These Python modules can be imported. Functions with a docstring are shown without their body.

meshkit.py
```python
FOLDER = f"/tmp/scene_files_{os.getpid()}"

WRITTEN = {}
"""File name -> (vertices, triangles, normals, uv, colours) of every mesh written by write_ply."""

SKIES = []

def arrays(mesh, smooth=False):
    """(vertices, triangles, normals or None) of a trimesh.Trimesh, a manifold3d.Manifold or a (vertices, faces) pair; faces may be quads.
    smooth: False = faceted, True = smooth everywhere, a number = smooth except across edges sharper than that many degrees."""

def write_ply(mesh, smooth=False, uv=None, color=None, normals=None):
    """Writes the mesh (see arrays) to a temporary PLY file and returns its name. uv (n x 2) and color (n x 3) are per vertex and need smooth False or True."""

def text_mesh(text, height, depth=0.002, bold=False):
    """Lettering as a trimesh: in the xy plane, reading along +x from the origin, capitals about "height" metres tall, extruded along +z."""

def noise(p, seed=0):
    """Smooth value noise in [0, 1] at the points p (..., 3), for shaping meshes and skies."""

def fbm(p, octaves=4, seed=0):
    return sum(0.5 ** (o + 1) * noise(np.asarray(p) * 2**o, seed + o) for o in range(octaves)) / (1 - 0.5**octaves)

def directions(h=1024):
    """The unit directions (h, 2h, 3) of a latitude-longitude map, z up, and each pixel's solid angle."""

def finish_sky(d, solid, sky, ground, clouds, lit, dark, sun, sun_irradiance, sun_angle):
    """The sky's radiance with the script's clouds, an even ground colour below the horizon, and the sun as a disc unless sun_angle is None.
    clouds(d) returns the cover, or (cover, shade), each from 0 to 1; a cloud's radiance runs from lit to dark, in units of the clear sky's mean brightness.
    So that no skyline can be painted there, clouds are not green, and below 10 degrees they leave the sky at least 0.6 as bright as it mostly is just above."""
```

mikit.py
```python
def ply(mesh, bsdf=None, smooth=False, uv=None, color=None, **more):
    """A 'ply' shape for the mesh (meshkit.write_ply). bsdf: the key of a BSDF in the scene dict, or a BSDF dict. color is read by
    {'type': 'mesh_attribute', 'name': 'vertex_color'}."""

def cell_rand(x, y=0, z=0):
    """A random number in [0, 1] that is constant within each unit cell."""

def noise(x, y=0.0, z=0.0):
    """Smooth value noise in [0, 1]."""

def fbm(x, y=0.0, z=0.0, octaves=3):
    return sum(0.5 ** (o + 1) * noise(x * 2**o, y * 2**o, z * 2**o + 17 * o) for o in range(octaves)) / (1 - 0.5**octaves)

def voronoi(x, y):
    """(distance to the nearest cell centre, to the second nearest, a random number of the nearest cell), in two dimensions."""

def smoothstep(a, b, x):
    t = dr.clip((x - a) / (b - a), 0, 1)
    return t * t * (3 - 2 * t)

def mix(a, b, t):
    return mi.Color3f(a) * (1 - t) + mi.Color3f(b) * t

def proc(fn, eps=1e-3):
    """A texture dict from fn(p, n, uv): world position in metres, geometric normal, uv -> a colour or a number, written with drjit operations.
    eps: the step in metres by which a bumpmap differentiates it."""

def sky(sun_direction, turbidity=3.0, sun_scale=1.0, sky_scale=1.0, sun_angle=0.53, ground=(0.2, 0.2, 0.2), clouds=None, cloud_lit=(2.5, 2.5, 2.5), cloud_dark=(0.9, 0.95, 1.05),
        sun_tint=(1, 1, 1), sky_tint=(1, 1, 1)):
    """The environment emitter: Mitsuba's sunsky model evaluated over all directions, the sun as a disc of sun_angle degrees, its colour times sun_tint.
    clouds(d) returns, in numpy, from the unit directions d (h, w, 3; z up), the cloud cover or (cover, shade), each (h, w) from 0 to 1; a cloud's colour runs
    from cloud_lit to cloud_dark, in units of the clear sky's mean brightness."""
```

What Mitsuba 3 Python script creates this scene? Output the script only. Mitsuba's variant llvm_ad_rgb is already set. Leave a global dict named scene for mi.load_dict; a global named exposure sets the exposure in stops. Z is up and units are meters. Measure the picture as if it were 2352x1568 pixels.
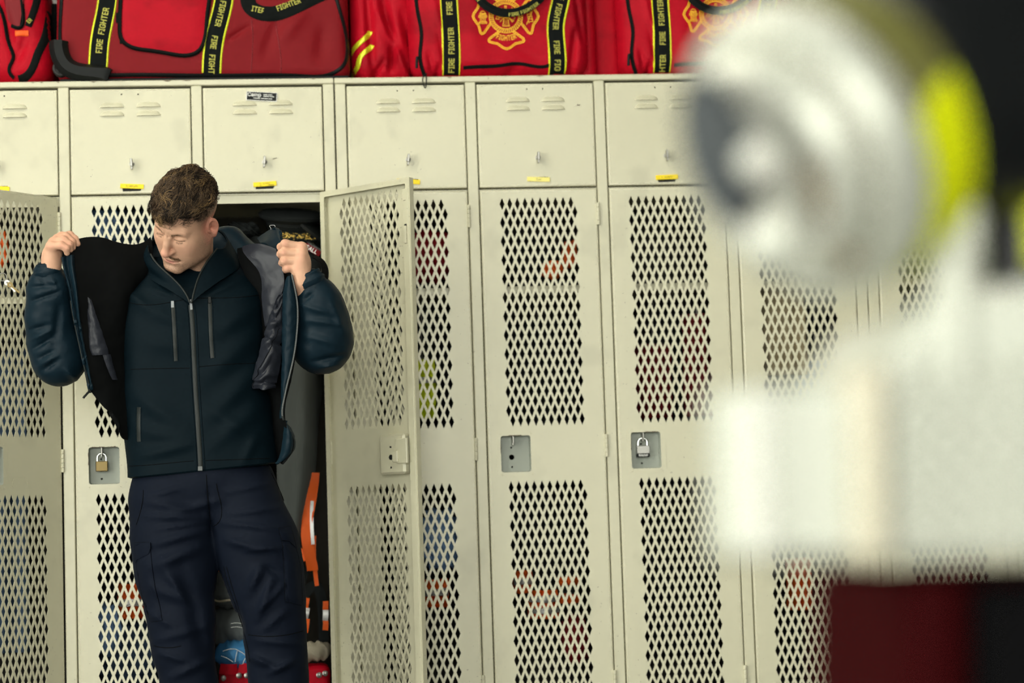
import math, random
import numpy as np, trimesh, shapely, drjit as dr, mitsuba as mi, mikit, meshkit
from shapely import Polygon, box as sbox, Point, LineString, union_all, affinity
from mikit import proc, noise as pnoise, fbm as pfbm, smoothstep as pss, mix as pmix
from meshkit import noise as vnoise, fbm as vfbm
from scipy.interpolate import CubicSpline, PchipInterpolator
T = mi.ScalarTransform4f
scene, labels = {}, {}

# ------------------------------------------------------------------ camera, lights, exposure
FPX = 5250.0
CAM = np.array([-0.1355, -6.5964, 0.7790])
def _axes():
    r = np.array([-0.09190531, -0.09411457, -0.02814391]); a = np.linalg.norm(r); k = r / a
    K = np.array([[0, -k[2], k[1]], [k[2], 0, -k[0]], [-k[1], k[0], 0]])
    R = np.eye(3) + math.sin(a) * K + (1 - math.cos(a)) * K @ K
    return R @ np.array([[1, 0, 0], [0, 0, -1], [0, 1, 0.0]])
AX = _axes(); RIGHT, DOWN, FWD = AX
scene['camera'] = {'type': 'thinlens', 'fov': 2 * math.degrees(math.atan(1176 / FPX)), 'fov_axis': 'x', 'aperture_radius': 0.026, 'focus_distance': 6.14,
                   'near_clip': 0.05, 'far_clip': 100.0, 'to_world': T().look_at(origin=CAM.tolist(), target=(CAM + FWD).tolist(), up=(-DOWN).tolist())}
exposure = -0.03
# dim even daylight fill around the hall, which has no open side
scene['sky_light'] = {'type': 'constant', 'radiance': {'type': 'rgb', 'value': [0.10, 0.115, 0.125]}}
DAY = [9.4, 9.4, 8.5]         # translucent panes of the bay doors, lit by the day outside
LAMP = [14.5, 13.9, 11.4]         # strip lamps under the ceiling

def at(px, py, Y):
    """the point of the place that stands at pixel (px, py) of the photograph in the upright plane y = Y"""
    d = AX.T @ np.array([(px - 1176) / FPX, (py - 784) / FPX, 1.0])
    return CAM + d * (Y - CAM[1]) / d[1]

# ------------------------------------------------------------------ helpers
_count = {}
def numbered(name):
    n = _count.get(name, 0); _count[name] = n + 1
    return name if n == 0 else f'{name}_{n:03d}'
def thing(name, label, cat, group=None):
    k = numbered(name); labels[k] = {'label': label, 'category': cat}
    if group: labels[k]['group'] = group
    return k
def cat(*ms):
    ms = [m for x in ms for m in (x if isinstance(x, (list, tuple)) else [x])]
    return trimesh.util.concatenate(ms) if len(ms) > 1 else ms[0]
def add(key, mesh, mat, smooth=False, M=None, color=None, label=None, **more):
    """one entry of the scene; mesh is a trimesh or a finished ply dict"""
    key = numbered(key)
    d = dict(mesh) if isinstance(mesh, dict) else mikit.ply(mesh, mat, smooth=smooth, color=color, **more)
    if isinstance(mesh, dict): d['bsdf'] = {'type': 'ref', 'id': mat}
    if M is not None: d['to_world'] = T(np.asarray(M, float))
    scene[key] = d
    if label: labels.setdefault(key, {})['label'] = label
    return key
def shape(mesh, smooth=False): return mikit.ply(mesh, None, smooth=smooth)
def struct(key, mesh, mat, **k):
    key = add(key, mesh, mat, **k); labels.setdefault(key, {})['kind'] = 'structure'; return key
def mv(x=0, y=0, z=0):
    M = np.eye(4); M[:3, 3] = x, y, z; return M
def rz(deg):
    a = math.radians(deg); M = np.eye(4); M[:2, :2] = [[math.cos(a), -math.sin(a)], [math.sin(a), math.cos(a)]]; return M
def rx(deg):
    a = math.radians(deg); M = np.eye(4); M[1:3, 1:3] = [[math.cos(a), -math.sin(a)], [math.sin(a), math.cos(a)]]; return M
def ry(deg):
    a = math.radians(deg); M = np.eye(4); M[0, 0] = M[2, 2] = math.cos(a); M[0, 2] = math.sin(a); M[2, 0] = -math.sin(a); return M
def frame(o, x, y, z):
    M = np.eye(4); M[:3, 0], M[:3, 1], M[:3, 2], M[:3, 3] = x, y, z, o; return M
def moved(m, M): m = m.copy(); m.apply_transform(M); return m
def bx(x0, x1, y0, y1, z0, z1, b=0.0):
    """a box, its edges chamfered by b"""
    if b <= 0:
        m = trimesh.creation.box((x1 - x0, y1 - y0, z1 - z0)); m.apply_translation(((x0 + x1) / 2, (y0 + y1) / 2, (z0 + z1) / 2)); return m
    e = np.array([x1 - x0, y1 - y0, z1 - z0]) / 2
    pts = [np.array([sx * (e[0] - (b if k != 0 else 0)), sy * (e[1] - (b if k != 1 else 0)), sz * (e[2] - (b if k != 2 else 0))]) for k in range(3) for sx in (-1, 1) for sy in (-1, 1) for sz in (-1, 1)]
    m = trimesh.convex.convex_hull(np.array(pts)); m.apply_translation(((x0 + x1) / 2, (y0 + y1) / 2, (z0 + z1) / 2)); return m
def ext(poly, depth):
    ps = getattr(poly, 'geoms', [poly])
    return cat([trimesh.creation.extrude_polygon(p, depth, engine='earcut') for p in ps if p.area > 1e-12])
XZ = np.array([[1, 0, 0, 0], [0, 0, -1, 0], [0, 1, 0, 0], [0, 0, 0, 1.0]])     # a drawing (x, y) stands up: (x, z), extruded towards -y, the viewer
def plate(poly, y, depth):
    """poly (x, z) extruded from the plane y towards the viewer by depth"""
    return moved(ext(poly, depth), mv(0, y, 0) @ XZ)
def rrect(x0, z0, x1, z1, r, q=5): return sbox(x0 + r, z0 + r, x1 - r, z1 - r).buffer(r, quad_segs=q)
def lathe(prof, n=32, M=None):
    """profile [(radius, height)] turned about z"""
    p = np.asarray(prof, float); a = np.arange(n) * 2 * np.pi / n
    v = np.stack([p[:, 0, None] * np.cos(a), p[:, 0, None] * np.sin(a), np.broadcast_to(p[:, 1, None], (len(p), n))], -1).reshape(-1, 3)
    i, j = np.meshgrid(np.arange(len(p) - 1), np.arange(n), indexing='ij'); k = (j + 1) % n
    q = np.stack([i * n + j, i * n + k, (i + 1) * n + k, (i + 1) * n + j], -1).reshape(-1, 4)
    m = trimesh.Trimesh(v, np.vstack([q[:, [0, 1, 2]], q[:, [0, 2, 3]]]), process=False)
    return moved(m, M) if M is not None else m
def smooth_line(pts, n):
    p = np.asarray(pts, float); t = np.r_[0, np.cumsum(np.linalg.norm(np.diff(p, axis=0), axis=1) + 1e-9)]
    return CubicSpline(t, p)(np.linspace(0, t[-1], n)) if len(p) > 2 else p[0] + (p[-1] - p[0]) * np.linspace(0, 1, n)[:, None]
def tube(pts, r, n=8, caps=True):
    """a tube along a line; r a number or one per point"""
    p = np.asarray(pts, float); r = np.broadcast_to(np.asarray(r, float), (len(p),))
    t = np.gradient(p, axis=0); t /= np.linalg.norm(t, axis=1, keepdims=True) + 1e-12
    a = np.cross(t[0], [0, 0, 1.0] if abs(t[0, 2]) < 0.9 else [1.0, 0, 0]); A = []
    for k in range(len(p)):
        a = a - t[k] * (a @ t[k]); a /= np.linalg.norm(a) + 1e-12; A.append(a)
    A = np.array(A); B = np.cross(t, A); w = np.arange(n) * 2 * np.pi / n
    v = (p[:, None] + r[:, None, None] * (np.cos(w)[None, :, None] * A[:, None] + np.sin(w)[None, :, None] * B[:, None])).reshape(-1, 3)
    i, j = np.meshgrid(np.arange(len(p) - 1), np.arange(n), indexing='ij'); k = (j + 1) % n
    q = np.stack([i * n + j, i * n + k, (i + 1) * n + k, (i + 1) * n + j], -1).reshape(-1, 4)
    f = [q[:, [0, 1, 2]], q[:, [0, 2, 3]]]
    if caps:
        c0, c1 = len(v), len(v) + 1; v = np.vstack([v, p[:1], p[-1:]]); jj = np.arange(n); kk = (jj + 1) % n; L = (len(p) - 1) * n
        f += [np.stack([kk, jj, jj * 0 + c0], 1), np.stack([L + jj, L + kk, jj * 0 + c1], 1)]
    return trimesh.Trimesh(v, np.vstack(f), process=False)
def grid_faces(nu, nv, closed_v=False):
    i, j = np.meshgrid(np.arange(nu - 1), np.arange(nv if closed_v else nv - 1), indexing='ij'); k = (j + 1) % nv
    q = np.stack([i * nv + j, (i + 1) * nv + j, (i + 1) * nv + k, i * nv + k], -1).reshape(-1, 4)
    return np.vstack([q[:, [0, 1, 2]], q[:, [0, 2, 3]]])
def thick(V, t):
    """a grid (nu, nv, 3) as a sheet of thickness t: front = the grid, back = pushed along the normals"""
    nu, nv, _ = V.shape
    n = np.cross(np.gradient(V, axis=0), np.gradient(V, axis=1)); n /= np.linalg.norm(n, axis=2, keepdims=True) + 1e-12
    W = V - n * np.asarray(t)[..., None] if np.ndim(t) else V - n * t
    f = grid_faces(nu, nv); N = nu * nv; rim = []
    idx = np.arange(N).reshape(nu, nv); loop = np.r_[idx[0, :-1], idx[:-1, -1], idx[-1, :0:-1], idx[:0:-1, 0]]; nxt = np.roll(loop, -1)
    rim = np.vstack([np.stack([loop, nxt, nxt + N], 1), np.stack([loop, nxt + N, loop + N], 1)])
    m = trimesh.Trimesh(np.vstack([V.reshape(-1, 3), W.reshape(-1, 3)]), np.vstack([f, f[:, ::-1] + N, rim]), process=False)
    return m
def refine_rows(rows, nu, nv):
    """rows of control points (each (k, 3), any k) -> smooth grid (nu, nv, 3)"""
    R = np.array([smooth_line(r, nv) for r in rows]); t = np.r_[0, np.cumsum(np.linalg.norm(np.diff(R, axis=0), axis=2).mean(1) + 1e-9)]
    return CubicSpline(t, R)(np.linspace(0, t[-1], nu)) if len(R) > 2 else R[0] + (R[-1] - R[0]) * np.linspace(0, 1, nu)[:, None, None]
def nets(f, lo, hi, h, band=2.6):
    """the zero surface of f (negative inside; f takes (n, 3) points) as a mesh: surface nets on a grid of step h"""
    lo, hi = np.asarray(lo, float), np.asarray(hi, float); n = np.ceil((hi - lo) / h).astype(int) + 1
    ax = [lo[k] + h * np.arange(n[k]) for k in range(3)]
    st = 4; nc = -(-(n - 1) // st) + 1
    g = np.stack(np.meshgrid(*[lo[k] + h * st * np.arange(nc[k]) for k in range(3)], indexing='ij'), -1)
    C = f(g.reshape(-1, 3)).reshape(nc).astype(np.float32)
    F = C.repeat(st, 0).repeat(st, 1).repeat(st, 2)
    r = st // 2; F = F[r:r + n[0], r:r + n[1], r:r + n[2]] if (np.array(F.shape) - r >= n).all() else F[:n[0], :n[1], :n[2]]
    near = np.argwhere(np.abs(F) < band * h * st)
    for i0 in range(0, len(near), 400000):
        q = near[i0:i0 + 400000]; F[tuple(q.T)] = f(lo + h * q)
    s = F < 0
    c = np.zeros(n - 1, int)
    for a, b, e in np.ndindex(2, 2, 2): c += s[a:n[0] - 1 + a, b:n[1] - 1 + b, e:n[2] - 1 + e]
    cell = np.argwhere((c > 0) & (c < 8)); idx = -np.ones(n - 1, int); idx[tuple(cell.T)] = np.arange(len(cell))
    acc, cnt = np.zeros((len(cell), 3)), np.zeros(len(cell))
    corner = {k: F[cell[:, 0] + k[0], cell[:, 1] + k[1], cell[:, 2] + k[2]] for k in np.ndindex(2, 2, 2)}
    for k in np.ndindex(2, 2, 2):
        for ax_ in range(3):
            if k[ax_]: continue
            l = list(k); l[ax_] = 1; a, b = corner[k], corner[tuple(l)]; m = (a < 0) != (b < 0)
            t = a[m] / (a[m] - b[m]); p = np.tile(np.array(k, float), (m.sum(), 1)); p[:, ax_] = t
            acc[m] += p; cnt[m] += 1
    v = lo + h * (cell + acc / cnt[:, None]); faces = []
    for ax_ in range(3):
        b, d = (ax_ + 1) % 3, (ax_ + 2) % 3
        sl = [slice(None)] * 3; sl[ax_] = slice(0, -1); A = s[tuple(sl)]; sl[ax_] = slice(1, None); B = s[tuple(sl)]
        for flip in (False, True):
            e = np.argwhere((A & ~B) if not flip else (~A & B)); e = e[(e[:, b] > 0) & (e[:, d] > 0) & (e[:, b] < n[b] - 1) & (e[:, d] < n[d] - 1)]
            if not len(e): continue
            o = np.zeros((4, 3), int); o[1, b] = -1; o[2, b] = -1; o[2, d] = -1; o[3, d] = -1
            q = np.stack([idx[tuple((e + o[k]).T)] for k in range(4)], 1)
            faces.append(q[:, ::-1] if flip else q)
    q = np.vstack(faces); q = q[(q >= 0).all(1)]
    return trimesh.Trimesh(v, np.vstack([q[:, [0, 1, 2]], q[:, [0, 2, 3]]]), process=False)
def smin(a, b, k):
    h = np.maximum(k - np.abs(a - b), 0) / k; return np.minimum(a, b) - h * h * k * 0.25
def smax(a, b, k): return -smin(-a, -b, k)
def cone(p, a, b, ra, rb):
    """distance to a tapering round-ended bone"""
    a, b = np.asarray(a, float), np.asarray(b, float); ab = b - a; t = np.clip((p - a) @ ab / (ab @ ab), 0, 1)
    return np.linalg.norm(p - a - t[:, None] * ab, axis=1) - (ra + (rb - ra) * t)
def ell(p, c, r, M=None):
    """(about the) distance to an ellipsoid; M turns its axes"""
    q = p - np.asarray(c, float)
    if M is not None: q = q @ np.asarray(M)[:3, :3]
    r = np.asarray(r, float); k = np.linalg.norm(q / r, axis=1); return (k - 1) * k / (np.linalg.norm(q / r ** 2, axis=1) + 1e-9)
_text = {}
def text(s, h, depth=0.0008, bold=False):
    k = (s, h, depth, bold)
    if k not in _text: _text[k] = meshkit.text_mesh(s, h, depth, bold)
    m = _text[k].copy(); m.apply_translation((-m.bounds[:, 0].mean(), -m.bounds[:, 1].mean(), 0)); return m

# ------------------------------------------------------------------ materials
def rgb(*c): return {'type': 'rgb', 'value': list(c)}
def mat(key, base, rough=0.5, **k):
    scene[key] = {'type': 'twosided', 'b': {'type': 'principled', 'base_color': rgb(*base) if isinstance(base, tuple) else base, 'roughness': rough, 'specular': 0.5 if 'metallic' in k else 0.3, **k}}
    return key
def _paint(p, n, uv):
    v = pfbm(p.x * 3, p.y * 3, p.z * 3) - 0.5
    dirt = pss(0.60, 0.80, pfbm(p.x * 9 + 5, p.y * 9, p.z * 6, octaves=4))
    speck = pss(0.905, 0.92, pnoise(p.x * 210, p.y * 210, p.z * 210)) * pss(0.45, 0.62, pfbm(p.x * 5 + 40, p.y * 5, p.z * 2.3))
    c = mi.Color3f(0.540, 0.522, 0.378) * (1 + 0.05 * v) * (1 - 0.09 * dirt)
    return pmix(c, mi.Color3f(0.10, 0.085, 0.06), speck * 0.8)
mat('cream_paint', proc(_paint), 0.34, specular=0.5)
mat('grey_zinc', (0.30, 0.325, 0.28), 0.45)
mat('steel', (0.34, 0.335, 0.31), 0.36, metallic=1.0)
mat('chrome', (0.86, 0.88, 0.84), 0.08, metallic=1.0)
mat('brass', (0.17, 0.125, 0.05), 0.42, metallic=0.8)
mat('gold', (0.80, 0.58, 0.16), 0.3, metallic=1.0)
mat('dark_hole', (0.012, 0.012, 0.012), 0.8)
mat('rust', (0.06, 0.03, 0.018), 0.9)
mat('yellow_tape', (0.88, 0.66, 0.01), 0.45)
mat('pale_tape', (0.85, 0.76, 0.22), 0.45)
mat('black_print', (0.012, 0.012, 0.012), 0.6)
mat('white_print', (0.75, 0.75, 0.72), 0.5)
mat('black_plastic', (0.007, 0.0085, 0.0085), 0.45, specular=0.14)
mat('black_web', (0.006, 0.0075, 0.007), 0.8, specular=0.06)
def _block(p, n, uv):
    return mi.Color3f(0.25, 0.25, 0.24) * (0.9 + 0.2 * pfbm(p.x * 60, p.y * 60, p.z * 60))
mat('block_paint', proc(_block), 0.7)
mat('wall_paint', (0.12, 0.12, 0.115), 0.75)
def _floor(p, n, uv): return mi.Color3f(0.10, 0.10, 0.10) * (0.85 + 0.3 * pfbm(p.x * 2, p.y * 2, p.z))
mat('concrete', proc(_floor), 0.4)

# ------------------------------------------------------------------ the hall
X0, X1, Y0, Y1, ZC = -5.6, 5.2, -10.2, 0.60, 4.2
struct('floor', bx(X0, X1, Y0, Y1 + 0.2, -0.1, 0), 'concrete')
struct('ceiling', bx(X0, X1, Y0, Y1 + 0.2, ZC, ZC + 0.1), 'wall_paint')
struct('wall_back', bx(X0, X1, Y1 + 0.012, Y1 + 0.2, 0, ZC), 'block_paint')
bl = shape(bx(0, 0.392, 0, 0.014, 0, 0.192, 0.003))
for r in range(2):                                             # the concrete blocks that show above the lockers, between the bags
    for k in range(12):
        add('wall_back__block', bl, 'block_paint', M=mv(-2.3 + 0.4 * k + 0.2 * (r % 2), Y1, 2.045 + 0.2 * r + 0.2))
struct('wall_right', bx(X1, X1 + 0.2, Y0, Y1 + 0.2, 0, ZC), 'wall_paint')
# left wall with a wide glazed bay door, front wall with another
def bay(key_wall, key_door, horizontal, fixed, a0, a1, z0, z1, w0, w1, day):
    if horizontal:   # wall along x at y = fixed
        B = lambda s0, s1, q0, q1, d0, d1, b=0: bx(s0, s1, fixed + d0, fixed + d1, q0, q1, b)
    else:
        B = lambda s0, s1, q0, q1, d0, d1, b=0: bx(fixed + d0, fixed + d1, s0, s1, q0, q1, b)
    struct(key_wall, cat(B(w0, a0, 0, ZC, -0.2, 0), B(a1, w1, 0, ZC, -0.2, 0), B(a0, a1, z1, ZC, -0.2, 0), B(a0, a1, 0, z0, -0.2, 0)), 'wall_paint')
    nh, nv = 4, 4; sw, sh = (a1 - a0) / nh, (z1 - z0) / nv
    k = struct(key_door, cat([B(a0 + i * sw - 0.04, a0 + i * sw + 0.04, z0, z1, -0.08, -0.03) for i in range(nh + 1)] + [B(a0, a1, z0 + j * sh - 0.04, z0 + j * sh + 0.04, -0.08, -0.03) for j in range(nv + 1)]), 'grey_zinc')
    for i in range(nh):
        for j in range(nv):
            m = B(a0 + i * sw + 0.04, a0 + (i + 1) * sw - 0.04, z0 + j * sh + 0.04, z0 + (j + 1) * sh - 0.04, -0.07, -0.05)
            key = add(k + '__pane', m, 'frosted'); scene[key]['emitter'] = {'type': 'area', 'radiance': rgb(*[day * x for x in DAY])}
mat('frosted', (0.7, 0.7, 0.7), 0.6)
bay('wall_left', 'door_1', False, X0, -8.6, -3.0, 0.05, 3.6, Y0, Y1 + 0.2, 0.9)
bay('wall_front', 'door_2', True, Y0, -3.2, 2.4, 0.3, 3.9, X0, X1, 0.9)
for n_, (x, y) in enumerate(((-2.9, -1.9), (-1.45, -1.9), (0.6, -2.3), (-2.9, -3.7), (-1.45, -3.7), (1.2, -3.9))):
    t = thing('ceiling_lamp', ('strip lamp', 'second strip lamp', 'third strip lamp', 'fourth strip lamp', 'fifth strip lamp', 'sixth strip lamp')[n_] + ' under the hall ceiling, above and before the lockers', 'lamp', 'lamps under the ceiling')
    add(t + '__housing', bx(x - 0.64, x + 0.64, y - 0.33, y + 0.33, ZC - 0.07, ZC, 0.01), 'wall_paint')
    k = add(t + '__diffuser', bx(x - 0.60, x + 0.60, y - 0.29, y + 0.29, ZC - 0.10, ZC - 0.07), 'frosted'); scene[k]['emitter'] = {'type': 'area', 'radiance': rgb(*[(1.0, 1.0, 0.5, 0.8, 0.8, 0.5)[n_] * v for v in LAMP])}
# ------------------------------------------------------------------ lockers: one per column, 0.381 m apart, fronts in the plane y = 0
P, SEAM, W, ZO = 0.381, 0.0356, 0.3446, 0.14
DL = 0.036                                                      # the door's left edge in its column
ZU0, ZU1, ZL0, ZL1 = 1.6932 + ZO, 2.0 + ZO, 0.10 + ZO, 1.6855 + ZO
ZTOP0, ZTOP1, ZBASE, DEPTH = 2.0065 + ZO, 2.0245 + ZO, 0.10, 0.46
def colx(c): return (c - 3) * P + (-SEAM if c < 3 else SEAM if c >= 7 else 0)
def rim(x0, x1, z0, z1, depth, lip):
    """the folded border of a sheet metal door: rounded edge, flange, return lip; front at y = 0"""
    prof = [(0.006, 0.0), (0.0032, 0.0), (0.0012, 0.0009), (0.0, 0.003), (0.0, depth), (lip, depth), (lip, depth - 0.0015), (0.0015, depth - 0.0015), (0.0015, 0.004), (0.006, 0.0015)]
    n = len(prof); v = []
    for cx, cz, sx, sz in ((x0, z0, 1, 1), (x1, z0, -1, 1), (x1, z1, -1, -1), (x0, z1, 1, -1)):
        v += [(cx + sx * o, y, cz + sz * o) for o, y in prof]
    f = []
    for k in range(4):
        a, b = k * n, ((k + 1) % 4) * n
        for i in range(n - 1): f += [(a + i, b + i, b + i + 1), (a + i, b + i + 1, a + i + 1)]
    m = trimesh.Trimesh(np.array(v), np.array(f), process=False); return m
GX, GP, GV = 0.0640, 0.02251, 0.02755
def diamonds(ztop, n=24):
    out = []
    for r in range(n):
        zc = ztop - 0.01855 - r * GV
        for k in range(10):
            xc = GX + GP * k + (GP / 2 if r % 2 else 0)
            out.append([(xc - 0.0074, zc), (xc, zc - 0.01855), (xc + 0.0074, zc), (xc, zc + 0.01855)])
    return out
CUP = rrect(0.0375, 0.8600 + ZO, 0.1245, 0.9655 + ZO, 0.007)
def skin():
    holes = diamonds(1.6622 + ZO) + diamonds(0.8343 + ZO)
    poly = Polygon([(0.006, ZL0 + 0.006), (W - 0.006, ZL0 + 0.006), (W - 0.006, ZL1 - 0.006), (0.006, ZL1 - 0.006)], holes + [list(CUP.exterior.coords)])
    return plate(poly, 0.0015, 0.0015)
LOWER = shape(cat(skin(), rim(0, W, ZL0, ZL1, 0.019, 0.016)), 30)
UH = [Point(0.148, 1.9837 + ZO).buffer(0.0022), Point(0.1953, 1.9837 + ZO).buffer(0.0022)]
UPPER = shape(cat(plate(sbox(0.006, ZU0 + 0.006, W - 0.006, ZU1 - 0.006).difference(union_all(UH)), 0.0015, 0.0015), rim(0, W, ZU0, ZU1, 0.019, 0.014)), 30)
def louver():
    n, m = 15, 7; u = np.linspace(-1, 1, n); V = np.zeros((n, m, 3))
    for i in range(n):
        e = (1 - abs(u[i]) ** 5); hgt = 0.0145 * (0.25 + 0.75 * e); dep = 0.0062 * (1 - abs(u[i]) ** 6)
        t = np.linspace(0, 1, m); V[i, :, 0] = 0.0345 * u[i]; V[i, :, 2] = hgt * (1 - t); V[i, :, 1] = -dep * np.sin(t * np.pi / 2) ** 1.4 - 0.0002
    return thick(V[::-1], -0.0009)
LOUVER = shape(louver(), 40)
RIVET = shape(cat(lathe([(0.0033, 0), (0.0030, 0.0007), (0.0015, 0.0011), (0, 0.0012)], 12, XZ)), 40)
KNOB = shape(cat(lathe([(0.0075, 0), (0.0075, 0.002), (0.005, 0.003), (0.0042, 0.012), (0, 0.012)], 16, XZ), bx(-0.0032, 0.0032, -0.027, -0.008, -0.011, 0.013, 0.0012), bx(-0.0026, 0.0026, -0.024, -0.012, -0.019, -0.010, 0.001)), 35)
HOLDER = shape(cat(plate(rrect(-0.033, -0.013, 0.033, 0.011, 0.005).exterior.buffer(0.0006), 0, 0.0006)))
SLOT = shape(plate(Polygon([(-0.026, -0.0095), (0.024, -0.0085), (0.029, 0.004), (-0.029, 0.004)]), 0, 0.0007))
TAPE = shape(bx(-0.0335, 0.0335, -0.0042, -0.0007, -0.0067, 0.0067, 0.0006))
HINGE = shape(cat([lathe([(0, z0), (0.0048, z0), (0.0052, z0 + 0.001), (0.0052, z0 + 0.0112), (0.0048, z0 + 0.0122), (0, z0 + 0.0122)], 14) for z0 in -0.033 + 0.0132 * np.arange(5)] + [bx(-0.011, 0.0, 0.002, 0.0035, -0.032, 0.032)]), 40)
PLATE = shape(cat(plate(rrect(0.0261, 0.8474 + ZO, 0.1399, 0.9770 + ZO, 0.012).difference(CUP), 0.0, 0.0011), plate(rrect(0.0258, 0.8471 + ZO, 0.1402, 0.9773 + ZO, 0.0122).exterior.buffer(0.0005), 0, 0.0004)), 30)
def cup():
    r = np.array(CUP.exterior.coords)[:-1][::-1]; c = r.mean(0); n = len(r)
    rings = [(1.0, -0.0012), (0.992, 0.002), (0.975, 0.024), (0.95, 0.0285)]
    v = np.vstack([np.c_[c[0] + (r[:, 0] - c[0]) * s, np.full(n, y), c[1] + (r[:, 1] - c[1]) * s] for s, y in rings])
    wall = trimesh.Trimesh(v, grid_faces(len(rings), n, True), process=False)
    back = affinity.scale(CUP, 0.955, 0.955).difference(union_all([Point(0.0705, 0.9325 + ZO).buffer(0.0030), Point(0.071, 0.9045 + ZO).buffer(0.0078), Point(0.0715, 0.876 + ZO).buffer(0.0030)]))
    return cat(wall, plate(back, 0.0295, 0.001))
CUPM = shape(cup(), 35)
HASP = shape(cat(bx(0.0715, 0.0755, 0.004, 0.028, 0.938 + ZO, 0.966 + ZO, 0.001), bx(0.0725, 0.0765, -0.001, 0.006, 0.944 + ZO, 0.964 + ZO, 0.001)))
def chipped(seed):
    """bare, rusty metal where the paint is knocked off the edge of the cup"""
    g = random.Random(seed); out = []
    for run in range(4):
        x0 = g.uniform(0.045, 0.10); pts = []
        n = 9
        for k in range(n): pts.append((x0 + 0.0032 * k, 0.9655 + ZO + g.uniform(0.0002, 0.0017)))
        pts += [(x0 + 0.0032 * (n - 1), 0.9650 + ZO), (x0, 0.9650 + ZO)]
        out.append(plate(Polygon(pts).buffer(0).intersection(sbox(0.043, 0.9, 0.118, 2)), -0.0011, 0.0003))
    pts = [(0.0375 - g.uniform(0.0002, 0.0016), 0.875 + ZO + 0.007 * k + 0.04) for k in range(6)]
    out.append(plate(Polygon(pts + [(0.0379, 0.95 + ZO), (0.0379, 0.915 + ZO)]).buffer(0), -0.0011, 0.0003))
    return [m for m in out if len(m.faces)]
EMBOSS = shape(plate(Polygon([(-0.0255, -0.010), (0.0255, -0.010), (0.0195, 0.010), (-0.0195, 0.010)]).buffer(0.004).exterior.buffer(0.0005), 0, 0.0005))
PINHOLE = shape(lathe([(0, 0.0006), (0.0012, 0.0006), (0.0012, 0)], 8, XZ))
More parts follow.
